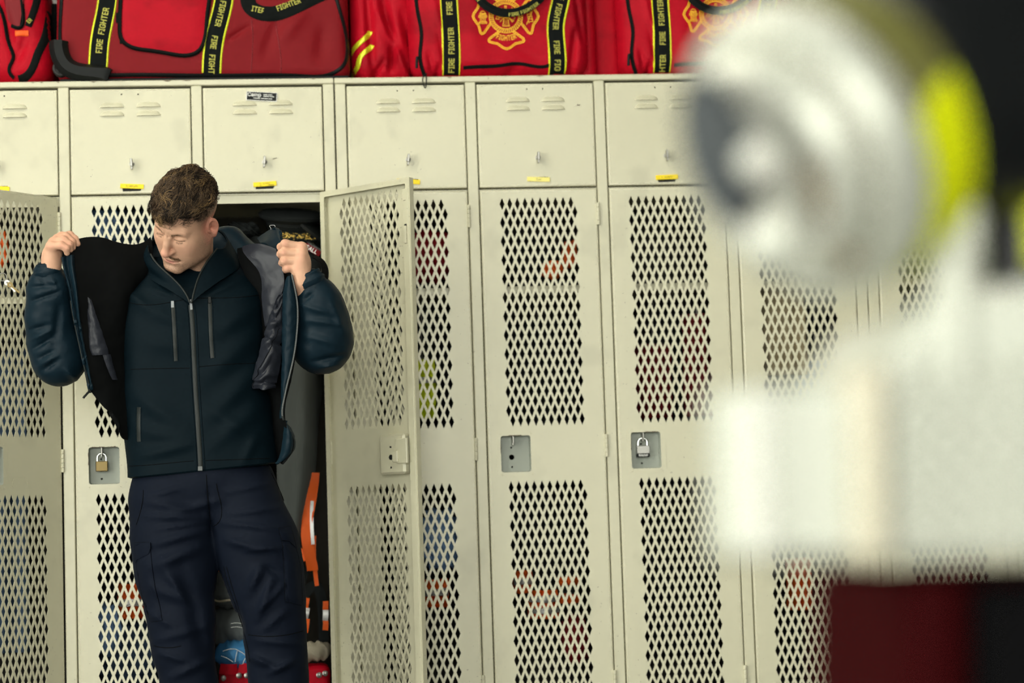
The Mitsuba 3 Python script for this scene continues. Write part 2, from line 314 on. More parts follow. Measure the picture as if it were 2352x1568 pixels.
LATCHBOX = shape(cat(bx(0.034, 0.128, 0.002, 0.034, 0.857 + ZO, 0.969 + ZO, 0.006), bx(0.020, 0.062, 0.030, 0.040, 0.885 + ZO, 0.955 + ZO, 0.002), bx(0.050, 0.070, 0.034, 0.046, 0.889 + ZO, 0.921 + ZO, 0.002)), 30)
LOCKBAR = shape(cat(bx(0.004, 0.026, 0.0175, 0.0215, ZL0 + 0.05, ZL1 - 0.03, 0.001), bx(0.012, 0.020, 0.021, 0.026, 1.50 + ZO, 1.55 + ZO, 0.001)))
# carcass of one column: back, left and right side, floor, deck between the two cells
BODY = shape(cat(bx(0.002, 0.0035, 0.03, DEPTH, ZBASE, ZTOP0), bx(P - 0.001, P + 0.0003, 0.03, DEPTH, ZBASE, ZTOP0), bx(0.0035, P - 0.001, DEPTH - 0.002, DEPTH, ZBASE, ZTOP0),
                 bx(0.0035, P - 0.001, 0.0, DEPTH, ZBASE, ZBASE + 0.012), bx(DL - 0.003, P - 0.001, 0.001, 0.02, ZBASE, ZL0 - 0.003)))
DECK = shape(cat(bx(0.0335, P + 0.0003, 0.014, DEPTH - 0.002, ZU0 - 0.006, ZU0 - 0.003), bx(0.0335, P + 0.0003, 0.0215, 0.024, ZU0 - 0.030, ZU0 - 0.003)))
SHELF = shape(cat(bx(0.004, P - 0.001, 0.035, DEPTH - 0.002, 1.402 + ZO, 1.405 + ZO), bx(0.004, P - 0.001, 0.034, 0.036, 1.386 + ZO, 1.405 + ZO)))
POST = shape(bx(0.0022, 0.0330, -0.0015, 0.03, ZBASE, ZTOP0 + 0.0005, 0.0022))
ENDPOST = shape(bx(P + 0.0025, P + 0.0340, -0.0015, 0.03, ZBASE, ZTOP0 + 0.0005, 0.0022))
BACKHOLES = shape(cat([plate(rrect(0.05 + 0.0195 * k, 1.606 + ZO, 0.061 + 0.0195 * k, 1.611 + ZO, 0.002, 3), DEPTH - 0.0022, 0.0008) for k in range(15)]))
mat('hole_dark', (0.01, 0.011, 0.01), 0.9)
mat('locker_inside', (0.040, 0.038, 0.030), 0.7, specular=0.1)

TXT = {0: 'CS', 1: 'K. MOORE', 2: 'C. WARD', 3: None, 4: 'Sisco', 5: 'D. BAILEY'}
LAB = {0: 'cream metal locker at the left edge, its grille door ajar towards the viewer', 1: 'cream metal locker with a yellow name strip and a brass padlock, left behind the man',
       2: 'cream metal locker standing wide open behind the man, clothes and caps inside', 3: 'cream metal locker half hidden behind the wide open door of the man\'s locker',
       4: 'cream metal locker with the pale yellow name strip and an empty latch cup', 5: 'cream metal locker with a silver padlock in its latch, left of the blurred engine',
       6: 'cream metal locker behind the blurred engine, tan towel hanging behind its grille', 7: 'cream metal locker right of the seam, mostly hidden behind the blurred engine',
       8: 'cream metal locker at the right edge behind the blurred engine'}
random.seed(5)
for c in range(0, 9):
    x = colx(c); t = thing('locker', LAB[c], 'locker', 'cream metal lockers in a row'); B = mv(x, 0, 0); R = random.Random(c * 7 + 1)
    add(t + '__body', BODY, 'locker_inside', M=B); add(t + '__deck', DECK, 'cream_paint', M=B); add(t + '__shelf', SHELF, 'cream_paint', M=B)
    add(t + '__post', POST, 'cream_paint', M=B)
    if c in (2, 6, 8): add(t + '__post', ENDPOST, 'cream_paint', M=B)
    if c == 2: add(t + '__back_slots', BACKHOLES, 'hole_dark', M=B, label='row of dark slots in the back panel')
    # upper door
    U = B @ mv(DL, -0.003, 0); u = t + '__upper_door'
    add(u, UPPER, 'cream_paint', M=U)
    for lx in (0.120, 0.2243):
        for lz in (1.9456, 1.9205): add(u + '__louver', LOUVER, 'cream_paint', M=U @ mv(lx, 0, lz + ZO))
    for lx in (0.013, W - 0.013): add(u + '__rivet', RIVET, 'cream_paint', M=U @ mv(lx, 0, 1.992 + ZO))
    add(u + '__turn_handle', KNOB, 'steel', M=U @ mv(0.1739, 0, 1.7795 + ZO) @ ry(R.uniform(-6, 6)), label='small steel turn handle')
    if c <= 6:
        ang = {0: 3, 1: 3, 2: -3, 3: 4, 4: 2.5, 5: -1.5}.get(c, 0); N = U @ mv(0.1735, 0, 1.7145 + ZO)
        add(u + '__name_holder', HOLDER, 'cream_paint', M=N @ mv(0, 0, -0.005)); add(u + '__name_slot', SLOT, 'dark_hole', M=N @ mv(0, 0, -0.005 if c in (1, 2, 5) else 0.0035), label='dark opening of the name holder')
        if c < 6:
            add(u + '__name_strip', TAPE, 'pale_tape' if c == 4 else 'yellow_tape', M=N @ ry(ang), label='pale yellow name strip' if c == 4 else 'yellow name strip')
            tm = text(TXT[c] or 'I', 0.0052 if c != 4 else 0.0046, 0.0003); tm.apply_transform(XZ); s = min(1, 0.058 / np.ptp(tm.vertices[:, 0])); tm.apply_transform(np.diag([s, 1, 1, 1]))
            if TXT[c]: add(u + '__name_lettering', moved(tm, N @ ry(ang) @ mv(0, -0.0042, 0.0012 if c == 2 else 0)), 'black_print', label='printed name')
            if c == 2:
                sm = cat(moved(text('CPT', 0.0028, 0.0003), mv(-0.012, -0.0042, 0)), moved(ext(sbox(0.010, -0.0048, 0.026, -0.0030), 0.0003), np.eye(4)))
                add(u + '__name_lettering', moved(sm, N @ ry(ang) @ mv(0, -0.0042, 0) @ XZ), 'black_print')
    if c == 2:     # maker's badge
        bz = U @ mv(0.170, -0.003, 1.9715 + ZO) @ ry(4)
        add(u + '__badge', bx(-0.045, 0.045, -0.0015, 0.0015, -0.0135, 0.0135, 0.0008), 'white_print', M=bz, label='black and silver badge with small print')
        add(u + '__badge_face', bx(-0.0425, 0.0425, -0.0022, -0.001, -0.0115, 0.0115), 'black_plastic', M=bz)
        tm = cat([moved(text('Camp', 0.0105, 0.0004, True), mv(-0.021, 0.003, 0))] + [ext(sbox(x0, z0, x1, z0 + 0.0022), 0.0004) for x0, x1, z0 in ((0.004, 0.016, 0.0045), (0.018, 0.030, 0.0045), (0.004, 0.022, -0.0005), (0.024, 0.036, -0.0005), (-0.024, -0.004, -0.0072), (-0.002, 0.018, -0.0072), (0.020, 0.030, -0.0072))])
        add(u + '__badge_lettering', moved(tm, bz @ mv(0, -0.0022, 0) @ XZ), 'white_print', label='white lettering')
    if c == 4:
        add(u + '__scratch', plate(Polygon([(0.285, 1.929), (0.292, 1.931), (0.297, 1.936), (0.293, 1.9315), (0.300, 1.9325), (0.306, 1.9315), (0.306, 1.9335), (0.299, 1.934), (0.294, 1.933)]), 0, 0.0003), 'rust', M=U @ mv(0, 0, ZO), label='dark scratch')
    if c == 2: add(u + '__scratch', plate(Polygon([(0.196, 1.787), (0.205, 1.7885), (0.214, 1.791), (0.206, 1.791), (0.199, 1.7895)]), 0, 0.0003), 'rust', M=U @ mv(0, 0, ZO), label='dark scratch')
    # lower door, hinged on its right
    H = B @ mv(DL + W, -0.004, 0); ang = {0: 49.0, 2: 136.0}.get(c, 0.0)
    D = H @ rz(ang) @ mv(-W, 0.001, 0); l = t + '__lower_door'
    add(l, LOWER, 'cream_paint', M=D)
    for hz in (1.61, 0.93, 0.25): add(l + '__hinge', HINGE, 'cream_paint', M=H @ mv(0.0018, -0.002, hz + ZO) @ rz(ang * 0.5))
    add(l + '__latch_plate', PLATE, 'cream_paint', M=D); add(l + '__latch_cup', CUPM, 'grey_zinc', M=D, label='recessed grey latch cup')
    if c != 2: add(l + '__hasp', HASP, 'steel', M=D)
    for sx, sz in ((0.038, 0.971), (0.127, 0.971), (0.039, 0.853), (0.128, 0.853)): add(l + '__screw', RIVET, 'cream_paint', M=D @ mv(sx, -0.0008, sz + ZO))
    add(l + '__number_plate', EMBOSS, 'cream_paint', M=D @ mv(0.1867, 0, 0.868 + ZO))
    for m in chipped(c) if c in (1, 4, 5) else (): add(l + '__paint_chip', m, 'rust', M=D, label='bare rusty edge where the paint has chipped')
    if c == 2:
        add(l + '__latch_box', LATCHBOX, 'cream_paint', M=D); add(l + '__lock_bar', LOCKBAR, 'cream_paint', M=D)
        add(l + '__latch_hole', cat(moved(lathe([(0, 0), (0.0075, 0), (0.0075, 0.0005), (0, 0.0005)], 16, XZ), mv(0.0835, 0.0347, 0.9045 + ZO)), moved(lathe([(0, 0), (0.0028, 0), (0.0028, 0.0005), (0, 0.0005)], 12, XZ), mv(0.084, 0.0347, 0.933 + ZO)), moved(lathe([(0, 0), (0.0028, 0), (0.0028, 0.0005), (0, 0.0005)], 12, XZ), mv(0.0835, 0.0347, 0.876 + ZO)), bx(0.012, 0.020, 0.0212, 0.0222, 1.50 + ZO, 1.555 + ZO)), 'hole_dark', M=D)
# one folded top sheet per bank
for c0, c1, lab in ((0, 2, 'cream metal top sheet over the three left lockers, chipped along its edge'), (3, 6, 'cream metal top sheet over the four middle lockers'), (7, 8, 'cream metal top sheet over the lockers at the right edge')):
    a, b = colx(c0) + 0.001, colx(c1) + P + (0.0345 if c1 in (2, 6, 8) else 0)
    t = thing('storage_ledge', lab, 'ledge', 'top sheets of the lockers')
    add(t + '__sheet', cat(bx(a, b, -0.004, 0.010, ZTOP0 + 0.0008, ZTOP1, 0.0025), bx(a, b, 0.008, DEPTH, ZTOP1 - 0.004, ZTOP1 - 0.0008), bx(a, b, 0.008, 0.03, ZTOP0 + 0.0008, ZTOP0 + 0.003)), 'cream_paint')
    g = random.Random(c0 + 3); ch = []
    for k in range(7):
        cx = g.uniform(a + 0.05, b - 0.02); w = g.uniform(0.003, 0.011)
        pts = [(cx + w * (i / 5 - 0.5) * 2, ZTOP1 - 0.0024 - g.uniform(0, 0.003) * math.sin(i / 5 * math.pi)) for i in range(6)]
        ch.append(plate(Polygon(pts + [(cx + w, ZTOP1 - 0.002), (cx - w, ZTOP1 - 0.002)]).buffer(0), -0.0039, 0.0005))
    for m in ch: add(t + '__paint_chip', m, 'rust', label='rusty chip in the paint')
struct('plinth_wall', bx(colx(0) - 0.02, colx(8) + 0.45, 0.03, Y1, 0, ZBASE), 'concrete')
labels['plinth_wall'] = {'kind': 'structure', 'label': 'concrete curb under the lockers'}

def padlock(c, mtl, lab, parts):
    D = mv(colx(c) + DL + 0.0735, 0.010, 0.9435 + ZO); t = thing('padlock', lab, 'padlock')
    w, h0, hh = parts
    arc = [(-w * 0.37, 0, -h0), (-w * 0.37, 0, -0.008)] + [(-w * 0.37 * math.cos(a), 0, -0.008 + w * 0.37 * math.sin(a)) for a in np.linspace(0.15, math.pi - 0.15, 11)] + [(w * 0.37, 0, -0.008), (w * 0.37, 0, -h0)]
    add(t + '__shackle', tube(arc, 0.0032, 10), 'chrome', smooth=40, M=D, label='bright steel shackle')
    add(t + '__body', bx(-w / 2, w / 2, -0.0075, 0.0075, -h0 - hh + 0.004, -h0 + 0.004, 0.0016), mtl, smooth=20, M=D)
    return t, D
t, D = padlock(1, 'brass', 'brass padlock with a bright shackle hanging in a latch cup beside the man', (0.034, 0.0215, 0.029))
t, D = padlock(5, 'steel', 'silver laminated padlock with a black base hanging in a latch cup', (0.036, 0.0205, 0.026))
for k in range(4): add(t + '__lamination', bx(-0.0186, 0.0186, -0.0086, 0.0086, -0.0232 - 0.005 * k, -0.0190 - 0.005 * k, 0.0006), 'steel', M=D)
add(t + '__base', bx(-0.019, 0.019, -0.0095, 0.0095, -0.050, -0.0395, 0.002), 'black_plastic', M=D, label='black plastic base')
add(t + '__lettering', moved(text('Master', 0.0062, 0.0004, True), D @ mv(0, -0.0096, -0.0447) @ XZ), 'white_print', label='white lettering on the base')
# ------------------------------------------------------------------ red gear bags on top of the lockers
def _red(p, n, uv):
    weave = 0.92 + 0.16 * pnoise(p.x * 900, p.y * 900, p.z * 900)
    soil = pss(0.5, 0.75, pfbm(p.x * 7 + 3, p.y * 7, p.z * 9, octaves=4))
    return mi.Color3f(0.39, 0.0018, 0.0120) * weave * (1 - 0.30 * soil)
mat('red_cordura', proc(_red), 0.6, specular=0.12)
mat('red_worn', (0.175, 0.003, 0.0065), 0.6, specular=0.15)
mat('dark_red', (0.16, 0.006, 0.010), 0.7)
mat('lime_edge', (0.72, 0.80, 0.02), 0.45)
mat('olive_print', (0.42, 0.40, 0.07), 0.6)
mat('lime_tape', (0.62, 0.66, 0.02), 0.28, metallic=0.25)
mat('gold_print', (0.86, 0.46, 0.02), 0.5)
mat('orange_cloth', (0.80, 0.10, 0.01), 0.6)
mat('tyre', (0.02, 0.021, 0.02), 0.6)
def fold(p, a, b, r, d):
    """a soft valley (d > 0) or ridge (d < 0) along the line a-b in the (x, z) plane, r wide"""
    a, b = np.asarray(a, float), np.asarray(b, float); q = p[:, [0, 2]] - a; ab = b - a; t = np.clip(q @ ab / (ab @ ab), 0, 1)
    w = np.linalg.norm(q - t[:, None] * ab, axis=1); return d * np.exp(-(w / r) ** 2) * np.sin(np.pi * np.clip(t * 0.86 + 0.07, 0, 1)) ** 0.6
class Bag:
    """a soft body with a front that its straps, prints and zips follow"""
    def __init__(self, x0, x1, z0, z1, y0, y1, r, amp=0.006, seed=0, folds=(), taper=0.0, sag=0.0):
        c = np.array([(x0 + x1) / 2, (y0 + y1) / 2, (z0 + z1) / 2]); e = np.array([(x1 - x0) / 2, (y1 - y0) / 2, (z1 - z0) / 2]) - r
        def f(p):
            q = p - c; q[:, 0] *= 1 + taper * q[:, 2]
            k = np.abs(q) - e; o = np.linalg.norm(np.maximum(k, 0), axis=1) + np.minimum(k.max(1), 0) - r
            o = o + amp * 2 * (vfbm(p * [9, 9, 7] + seed * 7.3, 3, seed) - 0.5)
            bulge = sag * np.clip(1 - (q[:, 0] / (e[0] + r)) ** 2, 0, 1) * np.clip(1 - (q[:, 2] / (e[2] + r)) ** 2, 0, 1)
            o = o - bulge
            for a, b, rr, d in folds: o = o + fold(p, a, b, rr, 1.5 * d)
            return o
        self.f, self.c, self.y0 = f, c, y0 - 0.06
        self.mesh = nets(lambda p: f(p.copy()), (x0 - .03, y0 - .06, z0 - .01), (x1 + .03, y1 + .03, z1 + .03), 0.0065)
        self.mesh.vertices[:, 2] = np.maximum(self.mesh.vertices[:, 2], z0)
    def y(self, x, z):
        x, z = np.broadcast_arrays(np.asarray(x, float), np.asarray(z, float)); s = x.shape; x, z = x.ravel(), z.ravel()
        lo, hi = np.full(x.shape, self.y0), np.full(x.shape, self.y0); found = np.zeros(x.shape, bool)
        for k in range(70):                                     # march to the front surface, then halve
            yy = self.y0 + 0.004 * k; d = self.f(np.stack([x, np.full_like(x, yy), z], 1)); hit = (d < 0) & ~found
            hi[hit] = yy; lo[hit] = yy - 0.004; found |= hit
        hi[~found] = self.c[1]; lo[~found] = self.c[1]
        for k in range(7):
            m = (lo + hi) / 2; i = self.f(np.stack([x, m, z], 1)) < 0; hi[i] = m[i]; lo[~i] = m[~i]
        return ((lo + hi) / 2).reshape(s)
    def lay(self, m):
        """m drawn in (x, y->z) with its height along z: laid on the front"""
        v = m.vertices; m = m.copy(); m.vertices = np.stack([v[:, 0], self.y(v[:, 0], v[:, 1]) - v[:, 2], v[:, 1]], 1); return m
    def ribbon(self, line, w, t=0.0015, n=40, off=0.0005, k=7):
        """a flat band along the line of (x, z), w wide, lying on the front"""
        L = smooth_line(line, n); d = np.gradient(L, axis=0); d /= np.linalg.norm(d, axis=1, keepdims=True); nn = np.stack([-d[:, 1], d[:, 0]], 1)
        s = np.linspace(-w / 2, w / 2, k); G = L[:, None] + s[None, :, None] * nn[:, None]; ed = t * np.sqrt(np.clip(1 - (s / (w / 2)) ** 6, 0.05, 1))
        V = np.stack([G[..., 0], self.y(G[..., 0], G[..., 1]) - off - ed[None], G[..., 1]], -1)
        du, dv = V[1] - V[0], V[0, 1] - V[0, 0]
        if np.cross(du[k // 2], dv)[1] > 0: V = V[:, ::-1]
        m = thick(V, t + off + 0.002); return m
    def along(self, s, line, h, up=1, start=0.0, bold=False, off=0.0022, n=200):
        """lettering that runs along a line on the front"""
        L = smooth_line(line, n); seg = np.r_[0, np.cumsum(np.linalg.norm(np.diff(L, axis=0), axis=1))]; m = text(s, h, 0.0005, bold); m.vertices[:, 0] *= 0.80; m.vertices[:, 0] -= m.bounds[0, 0]
        u = np.clip(start + m.vertices[:, 0], 0, seg[-1]); X = np.interp(u, seg, L[:, 0]); Z = np.interp(u, seg, L[:, 1]); d = np.gradient(L, axis=0); d /= np.linalg.norm(d, axis=1, keepdims=True)
        dx, dz = np.interp(u, seg, d[:, 0]), np.interp(u, seg, d[:, 1]); x = X - dz * m.vertices[:, 1]; z = Z + dx * m.vertices[:, 1]
        y = self.y(x, z) - off - m.vertices[:, 2]; m.vertices = np.stack([x, y, z], 1); return m, start + m.extents.max()
ZT = ZTOP1
def xz(px, py, Y=0.0): w = at(px, py, Y); return (w[0], w[2])
def strap(key, b, line, w, words, h=0.0125, edges=True, down=False):
    """black webbing with lime edges and FIRE FIGHTER woven along it"""
    s = add(key, b.ribbon(line, w, 0.0022), 'black_web', smooth=40, label='black webbing strap with lime edges')
    L = smooth_line(line, 60); d = np.gradient(L, axis=0); d /= np.linalg.norm(d, axis=1, keepdims=True); nn = np.stack([-d[:, 1], d[:, 0]], 1)
    if edges:
        for sg in (-1, 1): add(s + '__edge', b.ribbon(L[::3] + sg * nn[::3] * (w / 2), 0.0036, 0.0028), 'lime_edge', smooth=40)
    run = L if not down else L[::-1]
    for st, wd in words:
        m, _ = b.along(wd, run, h, start=st, off=0.0036, bold=True); add(s + '__lettering', m, 'olive_print', label=f'woven lettering {wd}')
    return s

# -- second bag: wheeled, with a pocket on its front
X = lambda px, py=100: xz(px, py)[0]
Z = lambda py, px=400: xz(px, py)[1]
t = thing('gear_bag', 'wheeled red gear bag with a black-bound front pocket, above the left lockers', 'bag', 'red gear bags on top of the lockers')
b = Bag(X(127), X(803), ZT + 0.002, ZT + 0.37, 0.022, 0.40, 0.035, 0.004, 3, [(xz(640, 40), xz(606, 125), 0.018, 0.006), (xz(575, 55), xz(515, 92), 0.006, 0.006), (xz(700, 20), xz(655, 80), 0.02, -0.006), (xz(745, 60), xz(735, 130), 0.02, 0.006)], 0.02, 0.006)
add(t + '__body', b.mesh, 'red_worn', smooth=True)
bor = [xz(139, -60), xz(137, 20), xz(135, 60), xz(137, 110), xz(150, 148), xz(190, 164), xz(300, 168), xz(420, 169), xz(560, 169), xz(690, 170), xz(760, 166), xz(790, 145), xz(799, 110), xz(790, 50), xz(772, -10), xz(765, -60)]
add(t + '__piping', b.ribbon(bor, 0.011, 0.005, 140), 'black_plastic', smooth=40, label='black bound border of the front')
pk = [xz(278, -60), xz(277, 0), xz(275, 60), xz(281, 90), xz(300, 104), xz(340, 112), xz(390, 120), xz(425, 124), xz(455, 114), xz(468, 90), xz(474, 40), xz(479, 0), xz(482, -60)]
pkp = Polygon(smooth_line(pk, 80)); gx, gz = np.meshgrid(np.linspace(0, 1, 26), np.linspace(0, 1, 26)); 
def fill(b, poly, t, step=0.012):
    """a padded panel lying on the front of the bag"""
    m = ext(poly.segmentize(step), t); v, f = m.vertices, m.faces
    for _ in range(3): m = trimesh.Trimesh(*trimesh.remesh.subdivide_to_size(m.vertices, m.faces, step * 1.6, max_iter=12), process=False); break
    e = np.array([poly.exterior.distance(Point(x, y)) for x, y in m.vertices[:, :2]]); m.vertices[:, 2] += np.where(m.vertices[:, 2] > t / 2, 0.007 * (1 - np.exp(-(e / 0.018) ** 1.5)), 0)
    return b.lay(m)
add(t + '__pocket', fill(b, pkp, 0.004), 'red_cordura', smooth=30, label='flat front pocket of brighter red')
add(t + '__pocket_binding', b.ribbon(pk, 0.0105, 0.0095, 90), 'black_web', smooth=40, label='black binding around the pocket')
for py0, py1, px in ((25, 48, 271), (86, 96, 279)): add(t + '__pocket_tab', b.lay(moved(ext(sbox(X(px) - 0.006, Z(py1), X(px) + 0.007, Z(py0)), 0.004), np.eye(4))), 'black_web')
strap(t + '__strap', b, [xz(222, 168), xz(225, 130), xz(228, 95), xz(234, 60), xz(241, 25), xz(243, -60)], 0.050, [(0.003, 'ER'), (0.063, 'FIRE'), (0.118, 'FIGHTER')], 0.017)
strap(t + '__strap', b, [xz(485, 172), xz(487, 130), xz(492, 90), xz(500, 55), xz(510, 15), xz(512, -60)][::-1], 0.050, [(0.078, 'FIGHTER'), (0.185, 'FIRE'), (0.241, 'FIGHT')], 0.0165)
hs = add(t + '__handle', b.ribbon([xz(570, -12), xz(580, 18), xz(605, 28), xz(640, 26), xz(690, 6), xz(760, -25)], 0.044, 0.005, 60), 'black_web', smooth=40, label='black carrying handle')
for wd, ln in (('ITER', [xz(578, 17), xz(605, 23)]), ('FIGHTER', [xz(636, 18), xz(690, -2), xz(760, -22)])):
    m, _ = b.along(wd, ln, 0.0155, off=0.007, bold=True); add(hs + '__lettering', m, 'olive_print', label=f'woven lettering {wd}')
for ln in ([xz(577, 40), xz(580, 75), xz(579, 120), xz(576, 170)], [xz(632, 40), xz(640, 90), xz(645, 130), xz(643, 170)]): add(t + '__seam', b.ribbon(ln, 0.0016, 0.0012), 'dark_red')
add(t + '__base', cat(bx(X(135), X(800), 0.010, 0.38, ZT + 0.0005, ZT + 0.010, 0.003)), 'black_plastic', label='black plastic base')
gd = refine_rows([[(*xz(126, 95), 0)[:2] + (0.0,), (*xz(131, 130),) + (0.0,), (*xz(150, 158),) + (0.0,), (*xz(200, 172),) + (0.0,), (*xz(250, 176),) + (0.0,)], [(*xz(143, 92),) + (0.0,), (*xz(146, 125),) + (0.0,), (*xz(160, 147),) + (0.0,), (*xz(200, 160),) + (0.0,), (*xz(250, 171),) + (0.0,)]], 6, 40)
G = np.stack([gd[..., 0], 0.016 - 0.012 * np.sin(np.linspace(0, 1, 6) * np.pi)[:, None] * np.ones(40), gd[..., 1]], -1)
add(t + '__corner_guard', thick(G[::-1], -0.02), 'black_plastic', smooth=40, label='black plastic corner guard')
wc = xz(139, 154); wM = mv(wc[0], 0.035, wc[1] + 0.001) @ XZ
w_ = add(t + '__wheel', lathe([(0.012, -0.008), (0.0185, -0.009), (0.023, -0.006), (0.0255, 0), (0.0255, 0.014), (0.023, 0.020), (0.0185, 0.022), (0.0175, 0.017), (0.006, 0.017), (0.005, 0.021), (0, 0.021)], 30, wM), 'tyre', smooth=30, label='small black wheel with spokes')
for k in range(6): add(w_ + '__spoke', moved(bx(0.004, 0.018, -0.0012, 0.0012, 0.0165, 0.0195), wM @ np.block([[rz(60 * k)[:3, :3], np.zeros((3, 1))], [0, 0, 0, 1]])), 'black_plastic')

# -- third bag: big duffel with the fire fighter badge
def badge(b, cx, cz, s, key):
    """the cross-shaped fire badge, printed in gold line; s = metres per drawing unit (radius of the rope ring = 1)"""
    def lobe(deg):
        p = [(-0.42, 0.86), (-1.02, 1.30), (-1.10, 1.44), (-1.04, 1.56), (-0.55, 1.68), (-0.22, 1.92), (0, 2.0)]
        p = p + [(-x, y) for x, y in p[-2::-1]]; a = math.radians(deg); L = Polygon(p).buffer(-0.06).buffer(0.06, quad_segs=6)
        L = affinity.rotate(L, deg, origin=(0, 0), use_radians=False); C = Point(0, 0).buffer(1.0, 32)
        o = union_all([L.exterior.buffer(0.03), L.buffer(-0.085).exterior.buffer(0.026)]); return o.difference(C)
    parts = [lobe(d) for d in (0, 90, 180, 270)]
    out = union_all(parts)
    ring = union_all([Point(0, 0).buffer(1.0, 40).exterior.buffer(0.022), Point(0, 0).buffer(0.76, 40).exterior.buffer(0.022)])
    rope = [affinity.rotate(LineString([(0, 0.77), (0.10, 0.99)]).buffer(0.027, cap_style=2), 360 / 44 * k, origin=(0, 0)) for k in range(44)]
    ln = lambda pts, w=0.02: LineString(pts).buffer(w, cap_style=2)
    mid = [ln([(-.07, .62), (.07, .62)], .03), ln([(-.05, .62), (-.04, .30)]), ln([(.05, .62), (.04, .30)]), Point(0, .10).buffer(.24).exterior.buffer(.02).intersection(sbox(-1, .06, 1, 1)), ln([(-.30, .06), (.30, .06)], .025), ln([(-.12, .07), (-.05, .33)]), ln([(.12, .07), (.05, .33)]), ln([(0, .07), (0, .33)]),
           ln([(-.09, .02), (-.20, -.60), (.20, -.60), (.09, .02)]), ln([(-.10, -.15), (-.10, -.6)], .012), ln([(0, -.1), (0, -.6)], .012), ln([(.10, -.15), (.10, -.6)], .012), ln([(-.07, -.1), (.07, -.1)], .03),
           ln([(-.10, -.05), (-.36, -.35)]), ln([(-.28, .08), (-.55, -.02), (-.60, -.16), (-.40, -.18), (-.44, -.02)]), ln([(-.25, .2), (-.42, .42), (-.26, .50), (-.12, .30)]), ln([(-.36, .44), (-.24, .26)]), ln([(.15, .2), (.40, .46), (.36, .54)]),
           ln([(.10, 0), (.40, -.36)]), ln([(.20, -.10), (.48, -.30)]), ln([(.20, -.20), (.27, -.14)]), ln([(.28, -.28), (.37, -.2)]), ln([(.35, -.36), (.46, -.27)]), ln([(.15, .05), (.45, .02), (.56, -.10), (.48, -.20)]), ln([(-.2, .02), (-.38, 0), (-.36, -.08), (-.2, -.06)])]
    hx, hz = -1.37, -.02
    hyd = [ln([(hx - .22, hz - .32), (hx + .22, hz - .32), (hx + .22, hz - .40), (hx - .22, hz - .40), (hx - .22, hz - .32)]), ln([(hx - .15, hz - .32), (hx - .15, hz + .18)]), ln([(hx + .15, hz - .32), (hx + .15, hz + .18)]), ln([(hx - .05, hz - .3), (hx - .05, hz - .1)]), ln([(hx + .05, hz - .3), (hx + .05, hz - .1)]),
           ln([(hx - .20, hz + .18), (hx + .20, hz + .18)], .035), Point(hx, hz + .20).buffer(.14).exterior.buffer(.02).intersection(sbox(-9, hz + .2, 9, 9)), Point(hx, hz + .02).buffer(.10).exterior.buffer(.022), Point(hx, hz + .02).buffer(.04), ln([(hx - .15, hz + .08), (hx - .24, hz + .06), (hx - .24, hz - .03), (hx - .15, hz - .05)]), ln([(hx + .15, hz + .08), (hx + .23, hz + .06), (hx + .23, hz - .03), (hx + .15, hz - .05)])]
    lx, lz = 1.36, 0.0
    lad = [ln([(lx - .10, lz + .36), (lx + .02, lz - .44)]), ln([(lx + .12, lz + .40), (lx + .26, lz - .36)]), *[ln([(lx - .08 + .03 * k, lz + .26 - .15 * k), (lx + .14 + .03 * k, lz + .28 - .15 * k)]) for k in range(5)], ln([(lx + .24, lz + .30), (lx - .14, lz - .52)], .02)]
    def put(poly, k, lab=None):
        poly = affinity.translate(affinity.scale(poly, s, s, origin=(0, 0)), cx, cz); m = ext(poly.segmentize(0.012), 0.0005); m.vertices[:, 2] += 0.0016
        add(k, b.lay(m), 'gold_print', label=lab)
    put(union_all([out]), key + '__badge_outline', 'gold outline of the cross badge'); put(union_all([ring] + rope), key + '__badge_ring', 'gold rope ring of the badge'); put(union_all(mid), key + '__badge_emblem', 'gold helmet, horn and tools in the ring')
    put(union_all(hyd), key + '__badge_hydrant', 'gold hydrant'); put(union_all(lad), key + '__badge_ladder', 'gold ladder and hook')
    for wd, flip in (('FIGHTER', 1), ('FIRE', -1)):
        m = text(wd, 0.30, 0.0005, True); xx, yy = m.vertices[:, 0] / 1.5, m.vertices[:, 1]; R = 1.30 if flip == 1 else 1.22
        a = xx * 0.98 / R; r = R - flip * yy; X_, Z_ = np.sin(a) * r, -flip * np.cos(a) * r * 1.0
        if flip == 1: X_, Z_ = np.sin(a) * (R + 0.0 - yy), -np.cos(a) * (R - yy)
        m.vertices = np.stack([cx + s * X_, cz + s * Z_, m.vertices[:, 2] + 0.0016], 1); add(key + '__badge_lettering', b.lay(m), 'gold_print', label=f'gold lettering {wd}')
